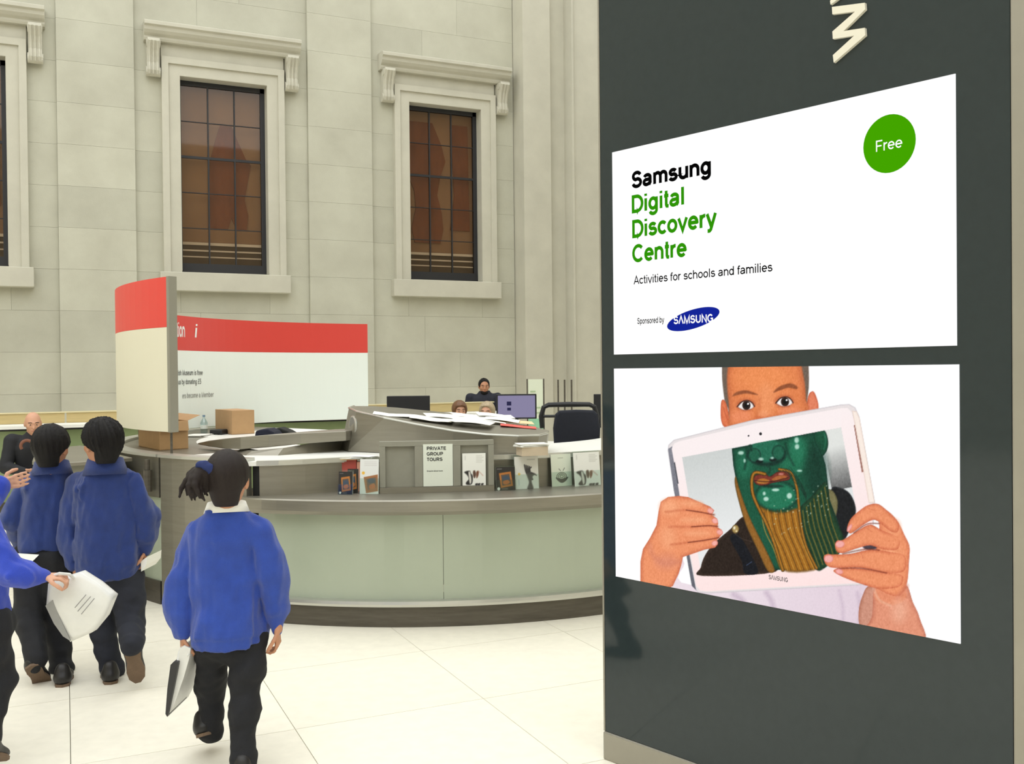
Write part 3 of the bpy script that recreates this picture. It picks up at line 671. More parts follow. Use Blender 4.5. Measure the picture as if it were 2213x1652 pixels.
# left hand
K.poly([(188, 1230), (188, 1130), (202, 1060), (240, 1000), (276, 930), (288, 850), (300, 800), (340, 774), (400, 768), (450, 774), (500, 796), (570, 826), (594, 848), (580, 872), (608, 892), (616, 922), (608, 938), (634, 954), (640, 976), (618, 1000), (608, 1010), (612, 1036), (598, 1052), (540, 1064), (470, 1088), (422, 1104), (412, 1150), (398, 1196), (366, 1264), (300, 1300), (190, 1260)], SK, 3, (206, 112, 78), 26, sm=False)
K.ell(350, 830, 50, 40, SKL, 50, op=0.8); K.ell(340, 1000, 40, 60, SKL, 50, op=0.6); K.ell(330, 1130, 60, 40, (224, 142, 112), 50, op=0.8); K.ell(470, 810, 60, 14, SKL, 24, op=.7); K.ell(480, 900, 70, 14, SKL, 24, op=.7); K.ell(500, 975, 70, 12, SKL, 24, op=.7)
for p in ([(330, 856), (440, 846), (520, 858), (592, 872)], [(346, 938), (470, 938), (560, 932), (612, 936)], [(356, 1036), (450, 1024), (540, 1012), (618, 998)]):
    K.line(p, 10, (196, 100, 66), 14, 0.6); K.line(p[1:], 5, (110, 46, 32), 5, 0.9)
for nx_, ny_, an in ((572, 850, 30), (597, 905, 30), (624, 968, 20), (596, 1028, -20)): K.ell(nx_, ny_, 18, 15, (246, 176, 166), 4, (220, 130, 116), 8, ang=an)
K.line([(240, 1040), (260, 1100), (320, 1140), (400, 1130)], 20, (214, 132, 104), 30, 0.7)
# right hand
K.ell(1560, 1310, 90, 60, (230, 144, 108), 10)
K.poly([(1480, 830), (1540, 846), (1600, 905), (1640, 985), (1666, 1045), (1664, 1120), (1652, 1250), (1610, 1316), (1530, 1300), (1470, 1240), (1480, 1060), (1500, 940)], SK, 3, (212, 118, 84), 26)
K.poly([(1392, 990), (1470, 950), (1490, 1050), (1420, 1060)], (70, 60, 70), 8)
K.ell(1560, 1120, 60, 90, SKL, 60, op=0.7); K.ell(1580, 940, 34, 44, SKL, 36, op=0.7)
def finger(p, c=SK): K.poly(p, c, 3, (206, 108, 74), 22)
finger([(1250, 1184), (1266, 1168), (1320, 1164), (1420, 1170), (1530, 1188), (1626, 1206), (1610, 1266), (1500, 1278), (1400, 1252), (1300, 1214)])
finger([(1194, 1106), (1212, 1088), (1250, 1090), (1340, 1086), (1450, 1064), (1560, 1076), (1640, 1100), (1636, 1180), (1540, 1192), (1400, 1164), (1260, 1164), (1212, 1150)])
finger([(1257, 1040), (1268, 1014), (1304, 1008), (1380, 960), (1450, 926), (1512, 956), (1604, 1000), (1600, 1062), (1520, 1062), (1450, 1040), (1380, 1056), (1300, 1082), (1268, 1074)])
finger([(1324, 940), (1346, 890), (1400, 842), (1440, 818), (1492, 812), (1544, 850), (1606, 916), (1600, 966), (1560, 962), (1480, 902), (1420, 922), (1350, 972), (1330, 966)])
K.ell(1580, 1010, 40, 30, SK, 40); K.ell(1600, 1120, 36, 40, SK, 44); K.ell(1580, 1225, 36, 30, SK, 40)
for p in ([(1270, 1168), (1400, 1166), (1540, 1192)], [(1300, 1086), (1420, 1062), (1500, 1066)], [(1360, 972), (1430, 924), (1500, 920)]): K.line(p, 6, (120, 52, 36), 7, 0.8)
for nx_, ny_, an, a, b in ((1284, 1034, -10, 26, 20), (1222, 1114, -5, 26, 22), (1280, 1184, 15, 22, 15), (1337, 944, -60, 24, 11)): K.ell(nx_, ny_, a, b, (244, 172, 166), 4, (220, 126, 116), 8, ang=an)
for p in ([(1440, 836), (1480, 850)], [(1430, 945), (1460, 965)], [(1400, 1080), (1410, 1110)]): K.line(p, 4, (204, 110, 76), 6, 0.7)
K.line([(1600, 1330), (1650, 1262)], 16, (206, 120, 92), 24, 0.7); K.ell(1610, 1400, 40, 60, (244, 186, 158), 60, op=0.6); K.line([(1470, 1280), (1500, 1340), (1560, 1370)], 10, (240, 196, 170), 14, .6)
dark_ = np.clip(2 * (1 - K.c.min(-1) / 255.0), 0, 1)
g_ = RNG.normal(0, 5.0, K.c.shape[:2]); g_ = (g_ + np.roll(g_, 1, 0) + np.roll(g_, 1, 1) + np.roll(g_, -1, 0)) / 2.2
K.c = K.c + (g_ * dark_)[..., None]
link('poster_print', print_mesh('poster_print', pp - np.array(pyl.location), K.c), vcol_mat('glow_print', 1.0), pyl)  # print colours carry the same added glow
poster_text('S^MSUNG', 1310 + 898 / S_, (770 + 1236 / S_, 770 + 1229 / S_), 1310 + 1002 / S_, 9.5, GLOWK, bold=0.02, out=0.0052)


# ------------------------------------------------------------------ the round information desk
O2 = np.array([2.95, 7.85])
def ring(ph, r, z): a = radians(ph); return np.array([O2[0] - r * sin(a), O2[1] - r * cos(a), z])
def arc(ph0, ph1, prof, step=2.5, closed_prof=True):
    n = max(2, int(abs(ph1 - ph0) / step) + 1)
    m = MB(); m.sweep(prof, [lambda a, b, ph=ph: ring(ph, a, b) for ph in np.linspace(ph0, ph1, n)]); return m
def rect(r0, r1, z0, z1): return [(r0, z0), (r1, z0), (r1, z1), (r0, z1)]
desk = empty('information_desk', (O2[0], O2[1], 0), 'round metal information desk with frosted glass front panels', 'desk')
arc(47, -75, rect(2.30, 2.655, 0.0, 0.125)).build('plinth', STEELD, desk)
arc(46.5, -75, [(2.60, 0.125), (2.685, 0.125), (2.69, 0.14), (2.685, 0.158), (2.60, 0.158)]).build('foot_rail', STEELB, desk)
for a in (46, 20.7, -4.6, -29.9, -55.2):
    arc(a - 0.02, a - 25.27, rect(2.59, 2.625, 0.158, 0.668)).build('glass_panel', FROST, desk)
arc(47.2, 46.05, rect(2.5, 2.605, 0.0, 0.965)).build('shadow_gap', BLACKGAP, desk)
# low ledge with a pointed left end; the fascia behind it swings out to meet the gate
def rf(ph):
    t = min(1.0, max(0.0, (ph - 33.0) / 15.0)); return 2.20 + 0.40 * t * t * (3 - 2 * t)
def var_arc(ph0, ph1, prof, rfun, step=2.5):
    n = max(2, int(abs(ph1 - ph0) / step) + 1)
    return MB().sweep(prof, [lambda a, b, ph=ph: ring(ph, a + rfun(ph), b) for ph in np.linspace(ph0, ph1, n)])
def ledge_fn():
    m = MB(); prof0 = [(0, 0.668), (0.96, 0.668), (1, 0.69), (1, 0.75), (0.975, 0.758), (0, 0.758)]
    def path(ph):
        ri = rf(ph) + 0.02; t = min(1.0, max(0.0, (50.5 - ph) / 6.0))
        ri = ri + (1 - t) * 0.06; ro = 2.675 + 0.045 * sqrt(t)
        return lambda a, b: ring(ph, ri + (ro - ri) * a, b)
    return m.sweep(prof0, [path(p) for p in np.linspace(50.5, -75, 60)])
ledge_fn().build('ledge', STEEL, desk)
var_arc(45.9, -75, rect(0.0, 0.04, 0.158, 0.962), rf).build('fascia', STEEL, desk)
MB().sweep(rect(0, 1, 0.94, 0.966), [lambda a, b, ph=ph: ring(ph, 1.45 + (rf(ph) + 0.05 - 1.45) * a, b) for ph in np.linspace(50, -75, 52)]).build('worktop', LAMINATE, desk)
var_arc(46, -75, [(0.025, 0.945), (0.062, 0.945), (0.062, 0.972), (0.05, 0.974), (0.025, 0.972)], rf).build('edge_trim', STEELB, desk)
# gate
gate = arc(47.3, 64.2, rect(2.61, 2.66, 0.02, 0.965)).build('gate_door', STEEL, desk)
arc(47.6, 64.4, rect(2.56, 2.675, 0.967, 0.986)).build('gate_cap', STEELB, desk)
arc(50, 152, rect(1.45, 2.02, 0.94, 0.966)).build('side_worktop', LAMINATE, desk)
arc(50, 64.2, rect(2.021, 2.56, 0.94, 0.966)).build('gate_worktop', LAMINATE, desk)
arc(64.3, 152, rect(2.021, 2.56, 0.94, 0.966)).build('flank_top', STEEL, desk)
arc(64.3, 64.9, rect(2.5, 2.63, 0.0, 0.965)).build('gate_gap', BLACKGAP, desk)
# left flank: steel above, glass below
arc(65.0, 150, rect(2.58, 2.65, 0.70, 0.965)).build('flank_fascia', STEEL, desk)
arc(65.0, 150, rect(2.58, 2.635, 0.15, 0.70)).build('flank_glass', FROST, desk)
arc(65.0, 150, rect(2.3, 2.65, 0.0, 0.15)).build('flank_plinth', STEELD, desk)
arc(65.0, 152, rect(2.56, 2.67, 0.967, 0.985)).build('flank_cap', STEELB, desk)
m = MB(); h0 = ring(66.6, 2.69, 0); m.tube([h0 + UPZ * 0.74, h0 + UPZ * 0.88], 0.03, 12); m.tube([h0 + UPZ * 0.88, h0 + UPZ * 0.95], 0.018, 10); m.build('hinge', STEELD, desk)
# low work surface round the back
arc(152, 285, rect(1.55, 2.5, 0.70, 0.735)).build('back_worktop', LAMINATE, desk)
arc(152, 285, rect(2.42, 2.5, 0.0, 0.70)).build('back_panel', STEEL, desk)
# raised crescent shelf on the left of the worktop, rising to the right
bl_ = [(427, 958, 961, 7.05), (450, 953, 966, 6.85), (480, 949, 970, 6.7), (520, 945, 972, 6.55), (581, 940, 967, 6.48), (650, 936, 960, 6.48), (748, 932, 953, 6.55)]
m = MB(); n_ = len(bl_)
def away(p, d):                                                       # step towards the desk's centre
    v = np.array([O2[0] - p[0], O2[1] - p[1], 0]); return p + v / np.linalg.norm(v) * d
rows = []
for i, (x, yt, yb, dp) in enumerate(bl_):
    t = atd(x, yt, dp); b = atd(x, yb, dp); b = np.array([t[0], t[1], b[2]]); wd = 0.02 + 0.40 * min(1, i / 4.0)
    rows.append([b, t, away(t, wd), away(b, wd)])
for r in rows: m.v += [tuple(p) for p in r]
for i in range(n_ - 1):
    for j in range(4): m.f.append((4 * i + j, 4 * i + (j + 1) % 4, 4 * i + 4 + (j + 1) % 4, 4 * i + 4 + j))
m.f += [(3, 2, 1, 0), tuple(4 * (n_ - 1) + j for j in range(4))]
m.build('crescent_shelf', STEEL, desk, bevel=0.006)
q = [onz(x, y, 0.966) for x, y in ((505, 979), (530, 985), (600, 985), (660, 980.5), (735, 974))]
m = MB(); ztop = [rows[2][0][2], rows[3][0][2], rows[4][0][2], rows[5][0][2], rows[6][0][2]]
for p, zt_ in zip(q, ztop): m.v += [(p[0], p[1], 0.966), (*away(np.array([p[0], p[1], zt_]), 0.06)[:2], zt_ - 0.002), tuple(away(np.array([p[0], p[1], zt_ - 0.002]), 0.12)), tuple(away(np.array([p[0], p[1], 0.966]), 0.12))]
for i in range(len(q) - 1):
    for j in range(4): m.f.append((4 * i + j, 4 * i + (j + 1) % 4, 4 * i + 4 + (j + 1) % 4, 4 * i + 4 + j))
m.f += [(3, 2, 1, 0), tuple(4 * (len(q) - 1) + j for j in range(4))]
m.build('shelf_support', STEEL, desk)

# tilted pod that crowns the desk
fr_ = [(754, 882, 6.80), (770, 889, 6.62), (830, 903, 6.45), (900, 917, 6.35), (980, 931, 6.26), (1050, 939, 6.22), (1120, 942.5, 6.22), (1165, 941, 6.28), (1184, 936, 6.38)]
bk_ = [(1187, 931, 6.52), (1160, 924, 6.75), (1120, 916, 6.95), (1060, 905, 7.1), (1000, 896, 7.16), (900, 886, 7.2), (850, 881, 7.2), (800, 878, 7.12), (765, 878, 6.95)]
top = [atd(*p) for p in fr_ + bk_]; nt_ = len(top)
ctr = sum(top) / nt_
bot = []
for i, p in enumerate(top):
    q = p.copy(); q[2] = 0.968
    if i < 2 or i == nt_ - 1: q[:2] += (-RT * 0.06)[:2]
    else: q[:2] = q[:2] + (ctr[:2] - q[:2]) * 0.03
    bot.append(q)
ridge = [p + (ctr - p) * 0.045 + UPZ * 0.004 for p in top]
m = MB(); m.v = [tuple(p) for p in bot + top + ridge]
for i in range(nt_):
    j = (i + 1) % nt_; m.f += [(i, j, nt_ + j, nt_ + i), (nt_ + i, nt_ + j, 2 * nt_ + j, 2 * nt_ + i)]
k_ = len(m.v); m.v.append(tuple(sum(ridge) / nt_))
for i in range(nt_): m.f.append((2 * nt_ + i, 2 * nt_ + (i + 1) % nt_, k_))
m.f.append(tuple(range(nt_ - 1, -1, -1)))
m.build('pod', STEEL, desk, bevel=0.005)
m = MB(); m.tube(top[-1:] + top[:9], 0.007, 6); m.build('pod_rim', STEELB, desk)
pc = atd(763, 921, 6.655); ax = -RT * sin(radians(62)) - FW * cos(radians(62)); s1 = np.cross(ax, UPZ); s1 /= np.linalg.norm(s1); s2 = np.cross(ax, s1)
m = MB(); m.tube([pc + 0.064 * (s1 * cos(a) + s2 * sin(a)) for a in np.linspace(0, 2 * pi, 25)], 0.008, 6); m.build('porthole_ring', STEELB, desk)
m = MB(); m.tube([pc - ax * 0.012, pc + ax * 0.006], 0.06, 22); m.build('porthole', mat('porthole_grey', (128, 128, 122), 0.5), desk)
def pod_z(p):                                                         # height of the pod's top under a plan point
    A = np.array([[q[0], q[1], 1] for q in ridge]); s_ = np.linalg.lstsq(A, np.array([q[2] for q in ridge]), rcond=None)[0]; return s_ @ np.array([p[0], p[1], 1])
# side counter that runs left from the gate
sc_ = empty('side_counter', (0.1, 7.4, 0), 'low grey counter left of the desk behind the boys', 'counter')
MB().prism([(0.40, 6.92), (0.16, 6.78), (-0.16, 6.72), (-0.2, 7.0), (-0.2, 8.1), (0.10, 8.35), (0.285, 7.95), (0.30, 7.4)], 0.93, 0.955).build('counter_top', STEEL, sc_, bevel=.004)
MB().prism([(0.36, 7.0), (0.16, 6.84), (-0.02, 6.80), (-0.02, 8.15), (0.10, 8.28), (0.25, 7.95), (0.265, 7.4)], 0.0, 0.928).build('counter_body', DISPLAYG, sc_)
MB().prism([(-0.03, 6.79), (-0.13, 6.775), (-0.16, 7.02), (-0.16, 8.05), (-0.03, 8.15)], 0.0, 0.928).build('counter_door', mat('counter_beige', (170, 164, 146), .6), sc_)
MB().prism([(-0.029, 6.775), (-0.021, 6.775), (-0.021, 6.82), (-0.029, 6.82)], 0.0, 0.928).build('door_gap', BLACKGAP, sc_)

# curved boards on the ring
def board(nm, label, ph0, ph1, r0, r1, z0, z1, zb, body_m, outer):
    e = empty(nm, ring((ph0 + ph1) / 2, r1, z0), label, 'sign')
    arc(ph0, ph1, rect(r0, r1, z0, zb)).build('lower_panel', body_m, e)
    arc(ph0, ph1, rect(r0, r1, zb + 0.001, z1)).build('red_band', REDS, e)
    return e
fb = board('curved_sign', 'curved cream sign with red top band standing over the desk gate', 64.2, 118, 2.545, 2.60, 1.128, 2.145, 1.815, SIGNC, True)
arc(63.5, 64.15, rect(2.543, 2.602, 1.126, 2.147)).build('end_cap', SIGNE, fb)
for ph in (64.4, 112): p = ring(ph, 2.572, 0.986); MB().tube([p, p + UPZ * 0.145], 0.008, 8).build('support_pole', STEELD, fb)
rb = board('information_sign', 'wide curved white information sign with red band and white lettering', 102, 181, 2.40, 2.45, 1.012, 2.035, 1.722, SIGNW, False)
for ph in (120, 145, 178): MB().tube([ring(ph, 2.43, 0.735 if ph > 150 else 0.966), ring(ph, 2.43, 1.012)], 0.012, 8).build('support_pole', STEELD, rb)
def curved_text(body, x1, yb, cap_px, mt, bold=0.0, shear=0.0, xs=0.8):
    """lettering on the board's inner side; its right end and cap height in the photograph's frame fix its real place on the arc"""
    phs = np.linspace(102, 181, 500); pr = [(lambda v: CX + F_PX * (v @ RT) / (v @ FW))(ring(ph, 2.398, 1.5) - CAM) for ph in phs]
    ok = [i for i in range(len(phs)) if phs[i] > 118]; a1 = phs[min(ok, key=lambda i: abs(pr[i] - x1))]
    pm = ring(a1, 2.398, 0); dep = (np.array([pm[0], pm[1], 1.5]) - CAM) @ FW
    z0 = atd(x1, yb, dep)[2]; hz = cap_px * dep / F_PX
    me = text_mesh(body, 1.0, bold=bold, shear=shear); xb = max(v.co.x for v in me.vertices)
    loc = np.array(rb.location)
    map_mesh(me, lambda x, y, z: ring(a1 - math.degrees((xb - x) * hz * xs / 2.3975), 2.3975, z0 + y * hz) - loc)
    link('lettering', me, mt, rb)
curved_text('Information', 401, 729, 31, WHITE, 0.03, 0, 0.5)
curved_text('i', 428, 730, 29, WHITE, 0.07, 0.2)
curved_text('British Museum is free', 438, 811, 11, GREYT, 0.02, 0, 0.74)
curved_text('Help us by donating \u00a35', 435, 830, 11, GREYT, 0.02, 0, 0.74)
curved_text('ers become a Member', 461, 858, 11, GREYT2, 0.02, 0, 0.74)

# ------------------------------------------------------------------ things on the desk
def facing(p):                                                        # unit vectors at a place on the ring: right (seen from outside), outward
    v = np.array([p[0] - O2[0], p[1] - O2[1], 0]); v /= np.linalg.norm(v); return np.cross(UPZ, v), v
def obox(mb, c, rx, ry, w_, d_, z0, z1):                              # oriented box: width along rx, depth along ry, centred at c
    pts = [c + rx * a * w_ / 2 + ry * b * d_ / 2 for a, b in ((-1, -1), (1, -1), (1, 1), (-1, 1))]
    return mb.prism([(p[0], p[1]) for p in pts], z0, z1)
def card(nm, label, cat, x0, x1, ytop, ybase, paint, zb=0.7585, holder=True, turn=0.0, lean=0.10, group=None, thick=0.004, parent=None, dep=None, aspect=None):
    """a printed card that stands on the ledge; its edges in the photograph give its size at its real distance"""
    c = onz((x0 + x1) / 2, ybase, zb) if dep is None else atd((x0 + x1) / 2, ybase, dep)
    d = (c - CAM) @ FW; wd = (x1 - x0) * d / F_PX; ht = (ybase - ytop) * d / F_PX
    rx, ou = facing(c); t = radians(turn); rx, ou = rx * cos(t) + ou * sin(t), ou * cos(t) - rx * sin(t)
    wd = wd / max(0.5, abs(rx @ RT)); up = UPZ * cos(lean) - ou * sin(lean); nrm = np.cross(rx, up)
    loc = c.copy(); loc[2] = loc[2] if dep is not None else zb
    m = MB(); a = loc - rx * wd / 2; m.extrude([a, a + rx * wd, a + rx * wd + up * ht, a + up * ht], -nrm * thick)
    if parent is None:
        o = m.build(nm, PAPER, origin=loc); tag(o, label, cat, group)
    else: o = m.build(nm, PAPER, parent)
    nx, ny = 44, max(20, int(44 * ht / wd)); U, V = np.meshgrid(np.linspace(0, 1, nx), np.linspace(0, 1, ny))
    cv = Canvas(U * 100, (1 - V) * 100 * ht / wd, (244, 245, 240)); paint(cv, 100 * ht / wd)
    base = np.zeros(3) if parent is None else loc - np.array(parent.location)
    pos = base + (U[..., None] - 0.5) * rx * wd + V[..., None] * up * ht + nrm * 0.0006
    link('cover_print', print_mesh('cover_print', pos, cv.c), vcol_mat('paper_print'), o)
    if holder and parent is None:
        m = MB(); b = a - up * 0.0 - rx * 0.004
        def sl(p, u, v, n): m.extrude([p, p + u, p + u + v, p + v], n)
        W = rx * (wd + 0.008); sl(b + nrm * 0.006, W, up * ht * 0.45, nrm * 0.002); sl(b - nrm * (thick + 0.004), W, up * (ht + 0.01), -nrm * 0.002)
        m.build('acrylic_holder', ACRYL, o, origin=None)
    return o
def p_amphora(K, H):
    K.poly([(8, H * .58), (30, H * .54), (36, H * .62), (44, H * .72), (40, H * .95), (20, H * .98), (14, H * .92), (26, H * .8), (20, H * .68)], (40, 38, 38), 4)
    K.poly([(46, H * .56), (54, H * .54), (58, H * .66), (52, H * .78), (46, H * .7)], (90, 62, 50), 4); K.poly([(60, H * .58), (70, H * .56), (68, H * .7), (60, H * .78)], (120, 74, 54), 4)
    K.poly([(26, H * .6), (32, H * .58), (38, H * .8), (36, H * .93), (30, H * .92)], (230, 226, 220), 4)
    K.line([(70, H * .56), (88, H * .7)], 3, (214, 180, 170), 4)
    for x in (55, 66, 80): K.poly([(x, H * .95), (x + 10, H * .94), (x + 8, H), (x, H)], (50, 48, 48), 3)
    for k in range(5): K.line([(60, H * (.08 + .05 * k)), (84 + 6 * (k % 2), H * (.08 + .05 * k))], 1.6, (190, 190, 184), 3, 0.8)
    K.line([(12, H * .08), (12, H * .2)], 3, (200, 200, 196), 3, .8)
def p_feather(K, H):
    for k in range(5): K.line([(66 + 2 * k, H * .72), (48 + 4 * k, H * (.50 - .02 * k)), (42 + 7 * k, H * (.26 + .02 * k))], 5, (58, 56, 58), 3)
    K.poly([(50, H * .55), (70, H * .5), (90, H * .56), (76, H * .62), (70, H * .78), (76, H), (50, H), (58, H * .8)], (64, 62, 64), 4, (110, 108, 108), 8)
    K.line([(70, H * .5), (92, H * .6)], 3, (40, 40, 42), 3); K.ell(18, H * .54, 5, 5, (246, 206, 92), 3); K.line([(55, H * .1), (86, H * .1)], 3, (180, 182, 178), 3, .8)
    K.line([(16, H * .72), (16, H * .88)], 3, (196, 208, 214), 3)
def p_bowl(K, H):
    K.c[:] = (230, 236, 218)
    K.line([(38, H * .46), (46, H * .52)], 2.5, (60, 64, 56), 2); K.line([(66, H * .44), (58, H * .52)], 2.5, (60, 64, 56), 2)
    for r in (26, 18, 10): K.ell(50, H * .70, r, r * .75, (70, 74, 62), 2); K.ell(50, H * .70, r - 3, r * .75 - 3, (222, 228, 208), 2)
    K.poly([(20, H * .72), (50, H * .78), (82, H * .72), (70, H * .84), (50, H * .9), (32, H * .84)], (70, 72, 64), 3); K.line([(36, H * .12), (60, H * .12)], 3, (170, 176, 160), 3)
def p_dark(K, H):
    K.c[:] = (48, 46, 44)
    K.poly([(16, H * .26), (78, H * .2), (88, H * .82), (24, H * .9)], (192, 122, 58), 3, sm=False); K.poly([(26, H * .34), (70, H * .3), (78, H * .74), (32, H * .8)], (92, 84, 78), 3, sm=False)
    K.ell(52, H * .48, 20, H * .1, (70, 84, 102), 5); K.poly([(36, H * .62), (60, H * .56), (72, H * .66), (60, H * .74), (40, H * .74)], (196, 120, 66), 4)
    K.ell(12, H * .93, 8, 8, (250, 250, 246), 3); K.line([(30, H * .94), (58, H * .94)], 4, (170, 168, 160), 4, .7); K.line([(8, H * .08), (30, H * .08)], 4, (150, 150, 150), 3, .7)
def p_orange(K, H):
    K.c[:] = (232, 234, 232)
    K.poly([(20, H * .52), (96, H * .44), (98, H * .92), (34, H * .98)], (168, 112, 70), 3, sm=False); K.poly([(34, H * .58), (84, H * .52), (88, H * .82), (44, H * .88)], (110, 96, 86), 4, sm=False)
    K.ell(62, H * .62, 20, H * .07, (74, 86, 102), 6); K.poly([(50, H * .76), (76, H * .7), (84, H * .82), (56, H * .86)], (190, 112, 64), 4); K.ell(18, H * .40, 8, 8, (244, 190, 70), 4)
    for k in range(3): K.line([(24, H * (.08 + .05 * k)), (88, H * (.08 + .05 * k))], 3, (204, 200, 200), 4, .7)
card('brochure', 'small dark brochure with orange framed picture leftmost on the ledge', 'brochure', 731, 762, 1020, 1069, lambda K, H: p_dark(K, H), group='brochures on the ledge')
card('brochure', 'dark brochure half hidden behind the leftmost small brochure', 'brochure', 750, 774, 1014, 1066, lambda K, H: p_dark(K, H), group='brochures on the ledge', holder=False)
card('brochure', 'white brochure with orange picture left of the grey display frame', 'brochure', 777, 818, 993, 1068, p_orange, group='brochures on the ledge')
card('brochure', 'small dark brochure with orange picture right of the grey display frame', 'brochure', 1073, 1114, 1010, 1060, p_dark, group='brochures on the ledge', turn=0)
card('brochure', 'white brochure with a dark feathered figure beside the dark brochure', 'brochure', 1114, 1165, 987, 1057, p_feather, group='brochures on the ledge')
card('brochure', 'pale green brochure with a small bowl drawing', 'brochure', 1193, 1237, 982, 1051, p_bowl, group='brochures on the ledge')
card('brochure', 'white brochure with jug and hands next to the pylon edge', 'brochure', 1242, 1300, 978, 1050, p_amphora, group='brochures on the ledge')
# three-bay display frame
fl, fr2 = onz(821, 1067, 0.7585), onz(1068, 1061, 0.7585)
fx = fr2 - fl; FWD = np.linalg.norm(fx); fx /= FWD; fn = np.cross(fx, UPZ); fn = -fn if fn @ (CAM - fl) < 0 else fn
dfr = empty('leaflet_display', (fl + fr2) / 2, 'grey three-bay leaflet display frame with private group tours notice', 'display stand')
FHT = 0.318
def fbox(u0, u1, z0, z1, o0, o1): 
    m = MB(); a = fl + fx * u0 * FWD + UPZ * z0 - fn * o1; m.extrude([a, a + fx * (u1 - u0) * FWD, a + fx * (u1 - u0) * FWD + UPZ * (z1 - z0), a + UPZ * (z1 - z0)], fn * (o1 - o0)); return m
fbox(0, 1, 0, FHT, 0.025, 0.05).build('back_panel', DISPLAYG, dfr)
fbox(0, 1, 0, 0.035, -0.012, 0.024).build('base_rail', STEEL, dfr); fbox(0, 1, FHT - 0.03, FHT, 0, 0.024).build('top_rail', DISPLAYG, dfr)
for u0, u1 in ((0, 0.05), (0.305, 0.375), (0.64, 0.705), (0.95, 1)): fbox(u0, u1, 0.036, FHT - 0.031, 0, 0.024).build('stile', DISPLAYG, dfr)
nt2 = fbox(0.378, 0.637, 0.037, FHT - 0.02, -0.002, 0.0005).build('notice_sheet', mat('notice_paper', (228, 234, 222), .6), dfr)
def frame_text(body, u, z, cap, mt, bold=0.0, xs=1.0):
    me = text_mesh(body, cap, bold=bold); loc = np.array(dfr.location); a = fl + fx * u * FWD + fn * 0.0028 + UPZ * z
    map_mesh(me, lambda x, y, zz_: a + fx * x * xs + UPZ * y - loc); link('lettering', me, mt, nt2); me.update()
LETD = mat('letter_dark', (52, 54, 54), 0.6)
for t_, z_ in (('PRIVATE', 0.262), ('GROUP', 0.228), ('TOURS', 0.194)): frame_text(t_, 0.41, z_, 0.020, LETD, 0.05, 1.0)
frame_text('Enquire about tours', 0.41, 0.128, 0.0085, LETD, 0.03, 0.92)
loc_ = fl + fx * 0.83 * FWD
def amphora_in_frame():
    wd, ht = 0.205 * FWD, 0.20; U, V = np.meshgrid(np.linspace(0, 1, 44), np.linspace(0, 1, 60)); cv = Canvas(U * 100, (1 - V) * 100 * ht / wd, (244, 245, 240)); p_amphora(cv, 100 * ht / wd)
    a = fl + fx * 0.722 * FWD + UPZ * 0.036 + fn * -0.004
    m = MB(); m.extrude([a, a + fx * wd, a + fx * wd + UPZ * ht, a + UPZ * ht], -fn * 0.006)
    o = m.build('brochure', PAPER, origin=a); tag(o, 'white brochure with jug and hands inside the display frame', 'brochure', 'brochures on the ledge')
    link('cover_print', print_mesh('cover_print', U[..., None] * fx * wd + V[..., None] * UPZ * ht + fn * 0.0006, cv.c), vcol_mat('paper_print'), o)
amphora_in_frame()
def sheets(nm, label, cat, c, n, w_, d_, mt, spread=0.01, th=0.002, zf=None, group=None, rot=0.0):
    """a loose pile of sheets"""
    rx, ou = facing(c); e = empty(nm, c, label, cat, group)
    z = c[2]
    for k in range(n):
        a = rot + (random.random() - 0.5) * spread * 30; ca, sa = cos(radians(a)), sin(radians(a))
        r1, r2 = rx * ca + ou * sa, ou * ca - rx * sa; m = MB()
        obox(m, c + rx * (random.random() - .5) * spread * 4 + ou * (random.random() - .5) * spread * 4, r1, r2, w_, d_, z, z + th); z += th + 0.0004
        m.build('sheet', mt, e)
    return e
c = onz(1150, 984, 0.976)
rx, ou = facing(c); e = empty('leaflet_stack', c, 'stack of leaflets with ruffled top on the desk edge', 'leaflets')
m = MB(); obox(m, c, rx, ou, 0.17, 0.12, c[2], c[2] + 0.055).build('leaflet_bundle', mat('paper_beige', (206, 190, 166), .8, noise=.1, scale=40, stretch=(1, 1, 30)), e)
for k in range(5):
    a = radians(random.uniform(-14, 14)); m = MB(); obox(m, c + rx * random.uniform(-.01, .01), rx * cos(a) + ou * sin(a), ou * cos(a) - rx * sin(a), 0.19, 0.125, c[2] + 0.0555 + k * 0.004, c[2] + 0.0585 + k * 0.004).build('sheet', PAPER, e)
# red boxes of leaflets left of the frame
def ring_px(x, r, z):
    ph = min(np.linspace(60, -40, 400), key=lambda a: abs((lambda v: CX + F_PX * (v @ RT) / (v @ FW))(ring(a, r, z) - CAM) - x)); return ring(ph, r, z)
c = ring_px(772, 2.275, 0.7585); rx, ou = facing(c)
e = empty('red_leaflet_box', c, 'red box of leaflets with loose white sheets on top', 'box')
m = MB(); obox(m, c - rx * 0.045, rx, ou, 0.10, 0.05, c[2], c[2] + 0.20).build('box_body', mat('box_red', (186, 84, 74), .55), e)
m = MB(); obox(m, c + rx * 0.06, rx, ou, 0.10, 0.05, c[2], c[2] + 0.185).build('leaflet_bundle', mat('paper_peach', (222, 164, 140), .7), e)
for k in range(4):
    a = radians(-10 + 9 * k); m = MB(); obox(m, c + rx * (0.05 if k > 1 else -0.02), rx * cos(a) + ou * sin(a), ou * cos(a) - rx * sin(a), 0.15, 0.10, c[2] + 0.2005 + 0.006 * k, c[2] + 0.203 + 0.006 * k).build('sheet', PAPER if k else CREAMP, e)
